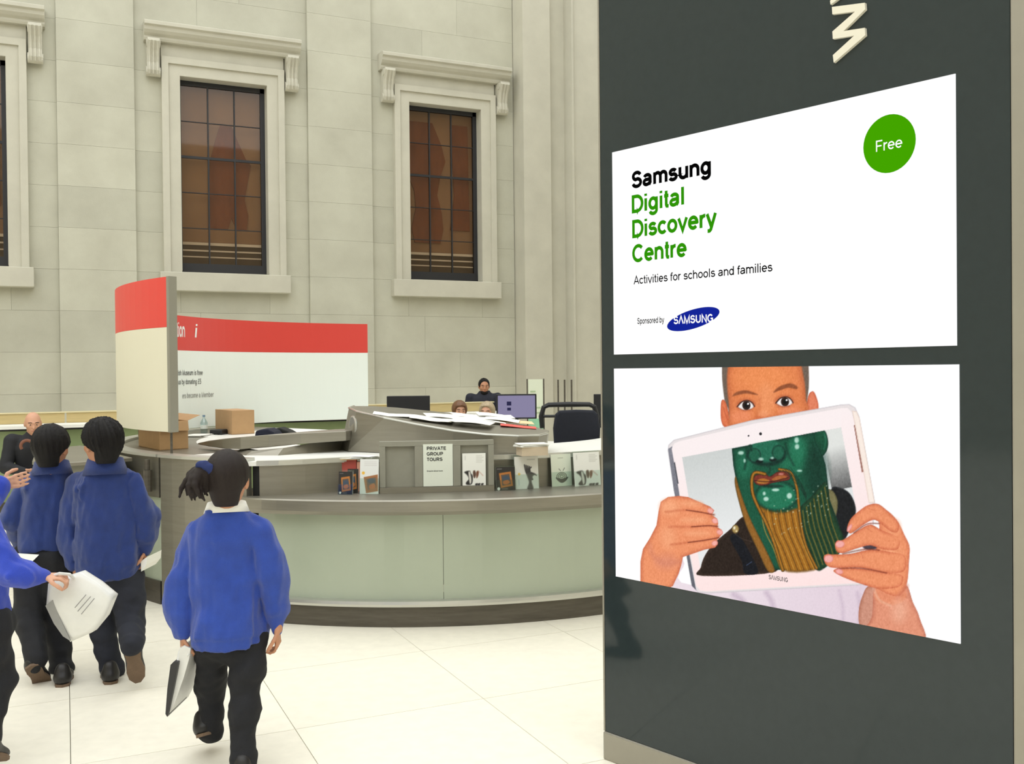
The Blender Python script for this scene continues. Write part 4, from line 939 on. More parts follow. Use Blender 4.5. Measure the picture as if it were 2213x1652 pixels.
# papers strewn over the pod
def pod_sheet(nm, label, cat, x, y, w_, d_, rot, mt, lift=0.004, group=None, bend=0.015):
    dep = 6.7
    for _ in range(8):
        p = atd(x, y, dep); dz_ = pod_z(p) - p[2]; dep += dz_ / (ray(x, y)[2] * 1.0 - 0.0 + 1e-6) * 0.8 if abs(ray(x, y)[2]) > 1e-3 else 0
        dep = min(max(dep, 6.3), 7.4)
    p = atd(x, y, dep); a = radians(rot); r1 = np.array([cos(a), sin(a), 0]); r2 = np.array([-sin(a), cos(a), 0]); m = MB(); N_ = 6
    loc = np.array([p[0], p[1], pod_z(p) + lift])
    for t in (0.0, 0.0025):
        for i in range(N_ + 1):
            for j in range(2):
                q = p + r1 * w_ * (i / N_ - 0.5) + r2 * d_ * (j - 0.5); m.v.append((q[0], q[1], pod_z(q) + lift + t + bend * abs(sin(3.0 * i / N_ + rot)) * 0.6))
    k = 2 * (N_ + 1)
    for i in range(N_):
        a_ = 2 * i; m.f += [(a_, a_ + 1, a_ + 3, a_ + 2), (k + a_, k + a_ + 2, k + a_ + 3, k + a_ + 1), (a_, a_ + 2, k + a_ + 2, k + a_), (a_ + 1, k + a_ + 1, k + a_ + 3, a_ + 3)]
    m.f += [(0, k, k + 1, 1), (2 * N_, 2 * N_ + 1, k + 2 * N_ + 1, k + 2 * N_)]
    o = m.build(nm, mt, origin=loc); return tag(o, label, cat, group)
sh = [(855, 884, .30, .16, -20, 'loose white sheet at the high end of the pod'), (935, 895, .28, .2, -30, 'leftmost white sheet of the spread on the pod'), (965, 902, .3, .2, -12, 'white sheet second from left in the spread on the pod'), (1000, 910, .32, .22, -40, 'white sheet third from left in the spread on the pod'), (1020, 900, .28, .2, -5, 'white sheet at the back of the spread behind the heads'),
      (1045, 915, .3, .2, -22, 'white sheet left of the cream folder on the pod'), (1020, 921, .28, .18, -35, 'white sheet nearest the pod rim'), (1070, 905, .26, .2, -15, 'white sheet below the lilac screen'), (1085, 917, .24, .18, -28, 'white sheet lying under the cream folder edge')]
for k, (x, y, a, b, r, lb) in enumerate(sh):
    pod_sheet('paper_sheet', lb or 'white sheet in the heap of papers spread over the pod', 'paper', x, y, a, b, r, PAPER, 0.003 + 0.003 * k, 'papers on the pod')
pod_sheet('folder', 'cream folder lying beside the papers on the pod', 'folder', 1112, 919, .26, .16, -20, CREAMP, 0.02, None, 0.006)
pod_sheet('folder', 'red folder at the low right end of the pod', 'folder', 1120, 927, .24, .12, -24, REDP, 0.014, None, 0.004)

# cardboard boxes and bits behind the crescent shelf
WT = 0.9665
def carton(label, x0, xc, x1, ytop, ybase, dep_w, open_=False):
    """corner-on carton: left, nearest and right edges in the photograph's frame"""
    c = onz(xc, ybase, WT); d = (c - CAM) @ FW; h = (ybase - ytop) * d / F_PX
    a1 = atd(x0, ybase, d + dep_w[0]); a2 = atd(x1, ybase, d + dep_w[1]); a1[2] = a2[2] = WT; c[2] = WT
    b = a1 + a2 - c; ce = (a1 + a2) / 2
    e = empty('cardboard_box', (ce[0], ce[1], WT), label, 'box'); t = 0.005
    Pq = [c, a2, b, a1]
    for i in range(4):
        p, q = Pq[i], Pq[(i + 1) % 4]; iv = np.cross(UPZ, q - p); iv /= np.linalg.norm(iv)
        if iv @ (ce - p) < 0: iv = -iv
        m = MB(); m.extrude([p, q, q + UPZ * h, p + UPZ * h], iv * t); m.build('side_panel', CARD, e)
        if open_:
            L = (q - p); fl_ = (-iv * 0.9 + UPZ * (0.5 if i in (0, 2) else 0.35)); fl_ = fl_ / np.linalg.norm(fl_) * (0.10 if i != 2 else 0.13)
            if i == 2: fl_ = UPZ * 0.16 - iv * 0.02
            if i in (0, 3): fl_ = -iv * 0.02 - UPZ * 0.07
            m = MB(); g = iv * (-0.004) if i in (0, 3) else iv * 0; m.extrude([p + UPZ * h + g + L * .02, q + UPZ * h + g - L * .02, q + UPZ * h + fl_ + g - L * .04, p + UPZ * h + fl_ + g + L * .04], -iv * 0.004); m.build('flap', CARDD if i == 2 else CARD, e)
    m = MB(); m.prism([(p[0], p[1]) for p in Pq], WT, WT + 0.004); m.build('base_panel', CARD, e)
    if not open_:
        m = MB(); m.prism([(p[0], p[1]) for p in Pq], WT + h, WT + h + 0.004); m.build('lid', CARD, e)
    return e
b1 = carton('open cardboard box with raised flaps beside the sign pole', 300, 345, 407, 912, 974, (0.45, 0.16), True)
carton('closed cardboard box behind the crescent shelf', 466, 502, 550, 889, 940, (0.4, 0.14))
bt = onz(441, 936, WT); e = empty('water_bottle', bt, 'clear plastic water bottle beside the closed cardboard box', 'bottle')
s_ = ((bt - CAM) @ FW) / F_PX
WATER = glass_mat('bottle_plastic', (226, 238, 240), 0.16)
m = MB(); m.lathe([(6.8 * s_, WT), (7.6 * s_, WT + 3 * s_), (7.2 * s_, WT + 12 * s_), (7.6 * s_, WT + 22 * s_), (5 * s_, WT + 28 * s_), (2.4 * s_, WT + 32 * s_), (2.4 * s_, WT + 35 * s_)], bt[0], bt[1], 16); m.build('bottle_body', WATER, e, smooth=True)
m = MB(); m.lathe([(2.9 * s_, WT + 35 * s_), (2.9 * s_, WT + 38.5 * s_)], bt[0], bt[1], 12); m.build('cap', mat('cap_blue', (120, 150, 180), .5), e)
m = MB(); m.lathe([(7.65 * s_, WT + 9 * s_), (7.65 * s_, WT + 17 * s_)], bt[0], bt[1], 16); m.build('paper_label', SIGNW, e)
c = onz(475, 939, WT); rx, ou = facing(c)
m = MB(); obox(m, c, rx, ou, 0.16, 0.12, WT, WT + 0.045); tag(m.build('card_reader', BLACKP, origin=c, bevel=0.01), 'small dark grey box in front of the closed cardboard box', 'box')
c = onz(432, 943, WT); sheets('paper_pile', 'pile of white papers beside the water bottle', 'papers', c, 6, 0.24, 0.17, PAPER, 0.02)
def heap(nm, label, cat, pts, dep, th, mt, drop=WT):
    m = MB(); P_ = [atd(x, y, dep) for x, y in pts]; m.extrude(P_, FW * np.array([1, 1, 0]) * th)
    lo = min(p[2] for p in m.v); m.v = [(p[0], p[1], p[2] - lo + drop) for p in m.v]
    o = m.build(nm, mt, origin=centroid(m), bevel=0.012); return tag(o, label, cat)
heap('folded_jacket', 'dark navy folded cloth right of the closed box', 'clothing', [(549, 940), (552, 923), (562, 920), (578, 919), (590, 925), (602, 940)], 8.0, 0.25, mat('navy_cloth', (26, 30, 48), .9, noise=.2, scale=12))
heap('black_bag', 'black flat bag next to the navy folded cloth', 'bag', [(592, 938), (594, 921), (604, 920), (622, 927), (640, 938)], 8.32, 0.2, mat('black_cloth', (26, 30, 28), .85))
c = onz(668, 936, WT); sheets('paper_pile', 'papers lying on the worktop left of the pod', 'papers', c, 5, 0.32, 0.15, PAPER, 0.02)

# ------------------------------------------------------------------ far desk, screens, chairs
far = empty('reception_counter', (2.5, 12.4, 0), 'long far reception counter with pale wood upstand and green glass front', 'counter')
MB().box(-6, 5.35, 12.02, 12.06, 0.12, 0.90).build('glass_front', GREENG, far)
MB().box(-6, 5.4, 12.06, 12.5, 0.0, 0.90).build('carcass', STEELD, far)
MB().box(-6, 5.42, 11.90, 12.52, 0.925, 0.96).build('counter_top', LAMINATE, far); MB().box(-6, 5.4, 12.0, 12.4, 0.902, 0.924).build('shadow_line', BLACKGAP, far)
for a in range(-6, 5, 2): MB().box(a + .01, min(a + 1.99, 5.4), 12.40, 12.46, 0.962, 1.075).build('wood_upstand', WOOD, far)
MB().box(-6, 5.42, 12.38, 12.48, 1.077, 1.09).build('upstand_cap', mat('wood_cap', (214, 202, 160), .5), far)
def monitor(label, x0, x1, y0, y1, dep, scr=None, floor_z=0.735, turn=None):
    ce = atd((x0 + x1) / 2, y1, dep); wd = (x1 - x0) * dep / F_PX; ht = (y1 - y0) * dep / F_PX
    e = empty('computer_monitor', (ce[0], ce[1], floor_z), label, 'monitor'); rx = _r0; nn = -FW * np.array([1, 1, 0])
    a = ce - rx * wd / 2
    m = MB(); m.extrude([a, a + rx * wd, a + rx * wd + UPZ * ht, a + UPZ * ht], -nn * 0.04); m.build('casing', BLACKP, e, bevel=0.006)
    if scr:
        t = 0.016; b = a + rx * t + UPZ * t + nn * 0.002; w2, h2 = wd - 2 * t, ht - 2 * t
        m = MB(); m.extrude([b, b + rx * w2, b + rx * w2 + UPZ * h2, b + UPZ * h2], -nn * 0.002); s = m.build('screen', mat('lit_lilac', (146, 140, 172), .3, emit=0.85), e)
        for (u, v, uw, vh) in ((0.24, 0.55, 0.12, 0.18), (0.25, 0.32, 0.10, 0.13)):
            c2 = b + rx * u * w2 + UPZ * v * h2 + nn * 0.001; m = MB(); m.extrude([c2, c2 + rx * uw * w2, c2 + rx * uw * w2 + UPZ * vh * h2, c2 + UPZ * vh * h2], nn * 0.0008); m.build('screen_icon', mat('lit_dark', (52, 50, 84), .4, emit=0.8), s)
    c0 = ce - nn * 0.03; m = MB(); m.tube([np.array([c0[0], c0[1], floor_z + 0.012]), c0 + UPZ * ht * 0.4], 0.02, 8); m.build('stand_neck', BLACKP, e)
    m = MB(); m.lathe([(0.12, floor_z), (0.12, floor_z + 0.01), (0.03, floor_z + 0.016)], c0[0], c0[1], 20); m.build('stand_foot', BLACKP, e)
monitor('black computer monitor seen from behind the high end of the pod', 836, 929, 856, 902, 9.9)
monitor('monitor with a lit lilac screen behind the papers', 1073, 1160, 852, 906, 10.2, True)
monitor('dark monitor partly hidden by the pylon edge', 1284, 1330, 852, 925, 9.3)
NAVY = mat('navy_fabric', (30, 33, 44), .85, noise=.1, scale=30)
def office_chair(label, x0, x1, y0, y1, dep, mesh_=False):
    ce = atd((x0 + x1) / 2, y1, dep); wd = (x1 - x0) * dep / F_PX; zt = atd(0, y0, dep)[2]; zt = atd((x0 + x1) / 2, y0, dep)[2]; zb_ = ce[2]
    e = empty('office_chair', (ce[0], ce[1], 0), label, 'chair', 'office chairs inside the desk'); ff = FW * np.array([1, 1, 0]); ff /= np.linalg.norm(ff); rx = _r0
    out = []
    for k, (u, v) in enumerate(((-.5, 0), (-.52, .5), (-.47, .88), (-.38, .98), (0, 1.0), (.38, .98), (.47, .88), (.52, .5), (.5, 0))): out.append(ce + rx * u * wd + UPZ * (v * (zt - zb_)))
    if not mesh_:
        m = MB(); m.extrude(out, ff * 0.07); m.build('backrest', NAVY, e, bevel=0.02)
    else:
        m = MB(); m.tube(out, 0.022, 8); m.tube([out[1], out[7]], 0.014, 6); m.build('back_frame', BLACKP, e)
        m = MB(); m.extrude([p + ff * 0.01 for p in out[2:7]], ff * 0.01); m.build('back_mesh', BLACKP, e)
    c0 = np.array([ce[0], ce[1], 0]) + ff * 0.27
    m = MB(); obox(m, c0, rx, ff, wd, 0.46, 0.44, 0.52); m.build('seat', NAVY, e, bevel=0.02)
    m = MB(); b0 = np.array([ce[0], ce[1], 0]) + ff * 0.05; m.tube([b0 + UPZ * (zb_ + 0.1), b0 + UPZ * 0.46, c0 + UPZ * 0.43], 0.025, 8); m.build('back_bracket', BLACKP, e)
    m = MB(); m.tube([c0 + UPZ * 0.08, c0 + UPZ * 0.44], 0.028, 10); m.build('gas_column', STEELD, e)
    for k in range(5):
        a = 2 * pi * k / 5; d_ = np.array([cos(a), sin(a), 0]); m = MB(); m.tube([c0 + UPZ * 0.09, c0 + d_ * 0.28 + UPZ * 0.065], 0.018, 6); l = m.build('base_leg', BLACKP, e)
        m = MB(); q = c0 + d_ * 0.28; sd = np.cross(d_, UPZ) * 0.018; m.tube([q - sd + UPZ * 0.031, q + sd + UPZ * 0.031], 0.03, 12); m.build('castor', BLACKP, l)
    for s in (-1, 1):
        m = MB(); a0 = c0 + rx * s * (wd / 2 + 0.03); m.tube([a0 + UPZ * 0.47, a0 + rx * s * .02 + UPZ * 0.70, a0 + UPZ * 0.74 - ff * 0.12, a0 - ff * 0.26 + UPZ * 0.70], 0.017, 8); m.build('armrest', BLACKP, e)
office_chair('navy office chair with solid back in front of the pylon edge', 1198, 1296, 886, 966, 8.0)
office_chair('black mesh office chair behind the navy chair', 1172, 1288, 874, 925, 8.75, True)
# slim banner sign and posts near the pier
pb = atd(1157, 820, 13.2); wd = 0.20; rx = _r0
e = empty('banner_sign', (pb[0], pb[1], 0), 'slim pale banner sign between two dark posts near the pier', 'sign')
m = MB(); a = np.array([pb[0], pb[1], 0.05]) - rx * wd / 2; m.extrude([a, a + rx * wd, a + rx * wd + UPZ * (pb[2] - .05), a + UPZ * (pb[2] - .05)], FW * np.array([1, 1, 0]) * 0.01); bn = m.build('banner_panel', mat('banner_pale', (226, 234, 212), .5), e)
for s in (-1, 1):
    m = MB(); q = np.array([pb[0], pb[1], 0]) + rx * s * (wd / 2 + 0.012); m.tube([q, q + UPZ * (pb[2] + 0.005)], 0.010, 8); m.build('post', STEELD, e)
for k, z_ in enumerate((1.22, 1.16, 1.0, 0.93)):
    m = MB(); b = np.array([pb[0], pb[1], z_]) - rx * (0.07 if k < 2 else 0.0) - FW * .004; m.extrude([b, b + rx * 0.07, b + rx * 0.07 + UPZ * 0.02, b + UPZ * 0.02], -FW * 0.001); m.build('text_line', mat('pale_green_print', (176, 196, 160), .6), bn)
m = MB(); b = a + UPZ * 0.55 - FW * 0.003; m.extrude([b, b + rx * wd, b + rx * wd + UPZ * 0.26, b + UPZ * 0.26], -FW * 0.001); m.build('green_block', mat('banner_green', (150, 206, 170), .5), bn)
for k, x in enumerate((1206, 1220, 1235)):
    p = atd(x, 821, 13.6); m = MB(); m.tube([(p[0], p[1], 0.02), (p[0], p[1], p[2])], 0.012, 8); o = m.build('barrier_post', STEELD, origin=(p[0], p[1], 0))
    tag(o, ['slim metal post nearest the pale banner sign', 'slim metal post in the middle of three', 'slim metal post nearest the dark pylon'][k], 'post', 'slim posts by the pier')
    m = MB(); m.lathe([(0.04, 0), (0.04, 0.015), (0.015, 0.03)], p[0], p[1], 16); m.build('post_base', STEELD, o, origin=None)
# ------------------------------------------------------------------ people: smooth blended volumes turned into meshes
class Vol:
    def __init__(s, lo, hi, res):
        s.res = res; s.lo = np.array(lo, float); n = np.ceil((np.array(hi) - s.lo) / res).astype(int) + 1
        s.ax = [s.lo[i] + res * np.arange(n[i]) for i in range(3)]; s.D = np.full(n, 0.3, np.float32)
    def blk(s, lo, hi):
        sl = []
        for i in range(3):
            a = int(np.floor((lo[i] - s.lo[i]) / s.res)); b = int(np.ceil((hi[i] - s.lo[i]) / s.res)) + 1
            a = max(0, a); b = min(len(s.ax[i]), b)
            if b <= a: return None, None
            sl.append(slice(a, b))
        return tuple(sl), [s.ax[i][sl[i]].reshape([-1 if j == i else 1 for j in range(3)]) for i in range(3)]
    def put(s, sl, d, k):
        c = s.D[sl]
        if k > 0:
            h = np.maximum(k - np.abs(c - d), 0) / k; s.D[sl] = np.minimum(c, d) - h * h * k * 0.25
        else: s.D[sl] = np.minimum(c, d)
    def cap(s, a, b, ra, rb, k=0.015):
        a = np.array(a, float); b = np.array(b, float); pad = max(ra, rb) + k + 3 * s.res
        sl, (X, Y, Z) = s.blk(np.minimum(a, b) - pad, np.maximum(a, b) + pad)
        if sl is None: return s
        e = b - a; L = e @ e + 1e-9
        t = np.clip(((X - a[0]) * e[0] + (Y - a[1]) * e[1] + (Z - a[2]) * e[2]) / L, 0, 1)
        d = np.sqrt((X - a[0] - t * e[0]) ** 2 + (Y - a[1] - t * e[1]) ** 2 + (Z - a[2] - t * e[2]) ** 2) - (ra + (rb - ra) * t)
        s.put(sl, d, k); return s
    def chain(s, pts, rs, k=0.015):
        for i in range(len(pts) - 1): s.cap(pts[i], pts[i + 1], rs[i], rs[i + 1], k)
        return s
    def ell(s, c, r, R=None, k=0.015, cut=None, noise=None):
        c = np.array(c, float); r = np.array(r, float); pad = r.max() + k + 3 * s.res
        sl, (X, Y, Z) = s.blk(c - pad, c + pad)
        if sl is None: return s
        x, y, z = X - c[0], Y - c[1], Z - c[2]
        if R is not None: x, y, z = [R[0, i] * x + R[1, i] * y + R[2, i] * z for i in range(3)]
        k0 = np.sqrt((x / r[0]) ** 2 + (y / r[1]) ** 2 + (z / r[2]) ** 2); k1 = np.sqrt((x / r[0] ** 2) ** 2 + (y / r[1] ** 2) ** 2 + (z / r[2] ** 2) ** 2)
        d = k0 * (k0 - 1) / np.maximum(k1, 1e-6)
        if noise is not None: d = d + noise(x, y, z)
        if cut is not None: d = np.maximum(d, cut(x, y, z))
        s.put(sl, d, k); return s
    def loft(s, rows, k=0.02, pw=2.4):
        """rows (z, cx, cy, a, b) from low to high: a trunk of rounded sections"""
        rows = sorted(rows); A = np.array(rows, float); m_ = A[:, 3:5].max() + k + 0.03
        lo = [A[:, 1].min() - m_, A[:, 2].min() - m_, A[0, 0] - 0.03]; hi = [A[:, 1].max() + m_, A[:, 2].max() + m_, A[-1, 0] + 0.03]
        sl, (X, Y, Z) = s.blk(lo, hi)
        f = [np.interp(Z.ravel(), A[:, 0], A[:, i]).reshape(Z.shape) for i in range(1, 5)]
        q = (np.abs((X - f[0]) / f[2]) ** pw + np.abs((Y - f[1]) / f[3]) ** pw) ** (1 / pw)
        d = (q - 1) * np.minimum(f[2], f[3]); d = np.maximum(d, np.maximum(A[0, 0] - Z, Z - A[-1, 0]) * 0.8)
        s.put(sl, d, k); return s
    def folds(s, amp, freq, seed, zdir=0.6):
        r = np.random.default_rng(seed); q = np.nonzero(np.abs(s.D) < amp * 2 + 0.02); X, Y, Z = [s.ax[i][q[i]] for i in range(3)]
        n = 0
        for i in range(4):
            d = r.normal(size=3); d /= np.linalg.norm(d); e = r.normal(size=3); fq = freq * (0.7 + 0.5 * i); p = r.random(2) * 6
            n = n + np.sin(fq * (d[0] * X + d[1] * Y + zdir * d[2] * Z) + p[0] + 1.3 * np.sin(0.5 * fq * (e[0] * X + e[1] * Y + e[2] * Z * zdir) + p[1])) / (1 + 0.6 * i)
        s.D[q] += (amp * 0.5 * n).astype(np.float32); return s
    def cut(s, n, c):
        """keep where n.p < c"""
        X, Y, Z = s.ax[0].reshape(-1, 1, 1), s.ax[1].reshape(1, -1, 1), s.ax[2].reshape(1, 1, -1)
        s.D = np.maximum(s.D, (n[0] * X + n[1] * Y + n[2] * Z - c).astype(np.float32)); return s
    def mesh(s, name):
        D = s.D; D[0], D[-1], D[:, 0], D[:, -1], D[:, :, 0], D[:, :, -1] = [0.3] * 6
        I = D < 0; c = I[:-1, :-1, :-1].astype(np.int8)
        cnt = sum(I[a:I.shape[0] - 1 + a, b:I.shape[1] - 1 + b, d:I.shape[2] - 1 + d].astype(np.int8) for a in (0, 1) for b in (0, 1) for d in (0, 1))
        act = np.argwhere((cnt > 0) & (cnt < 8)); idx = np.full(cnt.shape, -1, np.int32); idx[tuple(act.T)] = np.arange(len(act))
        acc = np.zeros((len(act), 3)); w_ = np.zeros(len(act)); cor = [(a, b, d) for a in (0, 1) for b in (0, 1) for d in (0, 1)]
        val = {q: D[tuple((act + np.array(q)).T)] for q in cor}
        for q in cor:
            for i in range(3):
                if q[i] == 0:
                    p = list(q); p[i] = 1; p = tuple(p); va, vb = val[q], val[p]; h = (va < 0) != (vb < 0)
                    t = np.where(h, va / np.where(h, va - vb, 1), 0); pt = np.array(q, float)[None].repeat(len(act), 0); pt[:, i] = t
                    acc[h] += pt[h]; w_[h] += 1
        V = s.lo + s.res * (act + acc / np.maximum(w_, 1)[:, None]); Fq = []
        for i in range(3):
            sh = [slice(None)] * 3; sh2 = [slice(None)] * 3; sh[i] = slice(0, -1); sh2[i] = slice(1, None)
            a, b = I[tuple(sh)], I[tuple(sh2)]; e = np.argwhere(a != b); up = a[tuple(e.T)]
            j, k = (i + 1) % 3, (i + 2) % 3; quad = []
            for dj, dk in ((-1, -1), (0, -1), (0, 0), (-1, 0)):
                q = e.copy(); q[:, j] += dj; q[:, k] += dk; quad.append(idx[tuple(q.T)])
            Q = np.stack(quad, 1); Q[~up] = Q[~up][:, ::-1]; Fq.append(Q)
        Fq = np.concatenate(Fq); Fq = Fq[(Fq >= 0).all(1)]
        # light smoothing of the vertex positions
        for _ in range(2):
            sm = np.zeros_like(V); n_ = np.bincount(Fq.ravel(), minlength=len(V))
            for a, b in ((0, 1), (1, 2), (2, 3), (3, 0)):
                for i in range(3): sm[:, i] += np.bincount(Fq[:, a], V[Fq[:, b], i], minlength=len(V))
            V = V * 0.5 + 0.5 * sm / np.maximum(n_, 1)[:, None]
        me = bpy.data.meshes.new(name); me.vertices.add(len(V)); me.vertices.foreach_set('co', V.reshape(-1).astype(np.float32))
        me.loops.add(Fq.size); me.loops.foreach_set('vertex_index', Fq.reshape(-1).astype(np.int32))
        me.polygons.add(len(Fq)); me.polygons.foreach_set('loop_start', np.arange(0, Fq.size, 4, dtype=np.int32)); me.update(calc_edges=True)
        me.polygons.foreach_set('use_smooth', [True] * len(Fq)); return me

SKIN = mat('skin_light', (206, 156, 128), 0.55, noise=0.06, scale=20)
SKIN2 = mat('skin_tan', (190, 136, 104), 0.55, noise=0.06, scale=20)
HAIRB = mat('hair_black', (17, 14, 14), 0.55, spec=0.25, noise=0.3, scale=60, stretch=(6, 6, 1), bump=0.4, bscale=160)
HAIRD = mat('hair_dark_brown', (36, 27, 24), 0.55, spec=0.3, noise=0.3, scale=60, stretch=(6, 6, 1), bump=0.4, bscale=160)
HAIRM = mat('hair_brown', (112, 76, 48), 0.5, noise=0.3, scale=60)
HAIRG = mat('hair_grey_blond', (176, 158, 128), 0.5, noise=0.25, scale=60)
BLUE1 = mat('fleece_blue', (40, 72, 166), 0.9, noise=0.14, scale=16, bump=0.5, bscale=380, sheen=0.25)
BLUE2 = mat('fleece_royal_blue', (30, 54, 120), 0.9, noise=0.14, scale=16, bump=0.5, bscale=380, sheen=0.25)
BLUE3 = mat('fleece_bright_blue', (42, 70, 190), 0.9, noise=0.12, scale=16, bump=0.5, bscale=380, sheen=0.25)
TROU = mat('trouser_black', (24, 25, 30), 0.85, noise=0.2, scale=14, bump=0.3, bscale=300)
TROUN = mat('trouser_navy', (32, 35, 46), 0.85, noise=0.2, scale=14, bump=0.3, bscale=300)
SHOE = mat('shoe_black', (30, 28, 28), 0.45)
SOLE = mat('shoe_sole', (112, 92, 74), 0.8, noise=0.15, scale=30)
BLK = mat('jacket_black', (28, 29, 34), 0.8, noise=0.15, scale=14)
EYEW = mat('eye_white', (232, 228, 222), 0.3); EYED = mat('eye_dark', (36, 24, 20), 0.2); LIPS = mat('lip', (170, 100, 88), 0.5)

def rotz(a): return np.array([[cos(a), -sin(a), 0], [sin(a), cos(a), 0], [0, 0, 1.0]])
def rotx(a): return np.array([[1.0, 0, 0], [0, cos(a), -sin(a)], [0, sin(a), cos(a)]])
def hand(v, w_, d, n, side, L, curl=0.5, k=0.006):
    """wrist, direction of the fingers, palm normal, +1/-1 thumb side, hand length"""
    d = np.array(d, float); d /= np.linalg.norm(d); n = np.array(n, float); n -= d * (n @ d); n /= np.linalg.norm(n); lat = np.cross(d, n) * side; w_ = np.array(w_, float)
    r = 0.062 * L
    for o in (-0.14, 0.0, 0.14): v.cap(w_ + d * 0.05 * L + lat * o * 0.8 * L, w_ + d * 0.46 * L + lat * o * 1.15 * L, r * 1.15, r * 1.1, k)
    for o, ln in ((-0.19, 0.36), (-0.065, 0.45), (0.065, 0.48), (0.19, 0.42)):
        p = w_ + d * 0.48 * L + lat * o * L; a = 0.0; rr = r * 0.92
        for seg, f in enumerate((0.45, 0.32, 0.26)):
            a += curl * (0.55, 0.9, 0.7)[seg]; q = p + (d * cos(a) + n * sin(a)) * ln * f * L; v.cap(p, q, rr, rr * 0.9, k * 0.5); p = q; rr *= 0.9
    p = w_ + d * 0.12 * L + lat * 0.14 * L
    for f, dr in ((0.24, d * 0.6 + lat * 0.7 + n * 0.25), (0.19, d * 0.9 + lat * 0.25 + n * 0.5), (0.15, d * 0.9 + n * 0.6)):
        dr = dr / np.linalg.norm(dr); q = p + dr * f * L; v.cap(p, q, r * 1.1, r * 0.95, k * 0.6); p = q
def head(v, c, s, R):
    T = lambda *q: np.array(c) + R @ (np.array(q) * s)
    v.ell(T(0, -0.008, 0.018), np.array((0.074, 0.092, 0.092)) * s, R, 0.01)
    v.ell(T(0, 0.026, -0.04), np.array((0.058, 0.062, 0.07)) * s, R, 0.03 * s); v.ell(T(0, 0.056, -0.088), np.array((0.028, 0.026, 0.022)) * s, R, 0.03 * s)
    v.cap(T(0, 0.088, 0.004), T(0, 0.107, -0.03), 0.007 * s, 0.013 * s, 0.012 * s); v.ell(T(0, 0.08, 0.024), np.array((0.045, 0.014, 0.009)) * s, R, 0.02 * s)
    v.ell(T(0, 0.09, -0.057), np.array((0.022, 0.01, 0.008)) * s, R, 0.01 * s)
    for sd in (-1, 1):
        v.ell(T(sd * 0.076, -0.006, -0.012), np.array((0.011, 0.022, 0.032)) * s, R, 0.008 * s); v.ell(T(sd * 0.036, 0.068, -0.02), np.array((0.022, 0.016, 0.018)) * s, R, 0.02 * s)
def face_bits(e, c, s, R):
    T = lambda *q: np.array(c) + R @ (np.array(q) * s)
    for sd in (-1, 1):
        p = T(sd * 0.031, 0.079, 0.004); ey = MB(); ey.lathe([(0.001 * s, -0.008 * s), (0.006 * s, -0.006 * s), (0.0085 * s, 0), (0.006 * s, 0.006 * s), (0.001 * s, 0.008 * s)], 0, 0, 10)
        ey.v = [tuple(np.array(q) + p) for q in ey.v]; me = ey.mesh('eye'); o = link('eye', me, EYEW, e, smooth=True)
        ir = MB(); ir.lathe([(0.0005, -0.006 * s), (0.005 * s, -0.003 * s), (0.006 * s, 0), (0.005 * s, 0.003 * s), (0.0005, 0.006 * s)], 0, 0, 8); p2 = T(sd * 0.031, 0.0865, 0.004); ir.v = [tuple(np.array(q) + p2) for q in ir.v]
        link('iris', ir.mesh('iris'), EYED, o)
        b = MB(); b.tube([T(sd * 0.014, 0.089, 0.026), T(sd * 0.032, 0.089, 0.031), T(sd * 0.05, 0.078, 0.025)], 0.0035 * s, 6); link('eyebrow', b.mesh('eyebrow'), HAIRD, e)
    b = MB(); b.tube([T(-0.022, 0.088, -0.058), T(0, 0.1, -0.058), T(0.022, 0.088, -0.058)], 0.0035 * s, 6); link('mouth', b.mesh('mouth'), LIPS, e)
def hair_cap(v, c, s, R, grow=0.012, nape=-0.085, front=0.062, side=-0.005, seed=0, rough=0.0025, tail=0.0):
    def cut(x, y, z):
        yy = np.clip(y / s, -0.12, 0.12); lowz = np.interp(yy.ravel(), [-0.12, -0.055, 0.0, 0.045, 0.075, 0.12], [nape, nape, side, side + 0.015, front, front + 0.02]).reshape(yy.shape); return (lowz * s - z) * 0.7
    def noise(x, y, z):
        a = np.arctan2(y, x); return rough * s * (np.sin(23 * a + 40 * z + seed) * 0.5 + 0.5 * np.sin(51 * a + seed * 2 + 90 * z) + 0.6 * np.sin(9 * a + 30 * z + seed))
    v.ell(np.array(c) + R @ (np.array((0, -0.012, 0.022)) * s), np.array((0.078 + grow, 0.097 + grow, 0.092 + grow)) * s, R, 0.008, cut, noise)
    if tail: v.chain([np.array(c) + R @ (np.array((0, -0.045, -0.03)) * s), np.array(c) + R @ (np.array((0, -0.038, -0.06)) * s), np.array(c) + R @ (np.array((0, -0.026, -tail)) * s)], [0.06 * s, 0.052 * s, 0.046 * s], 0.02); v.cut((0, 0, -1.0), -(c[2] - (tail + 0.012) * s))
    return v
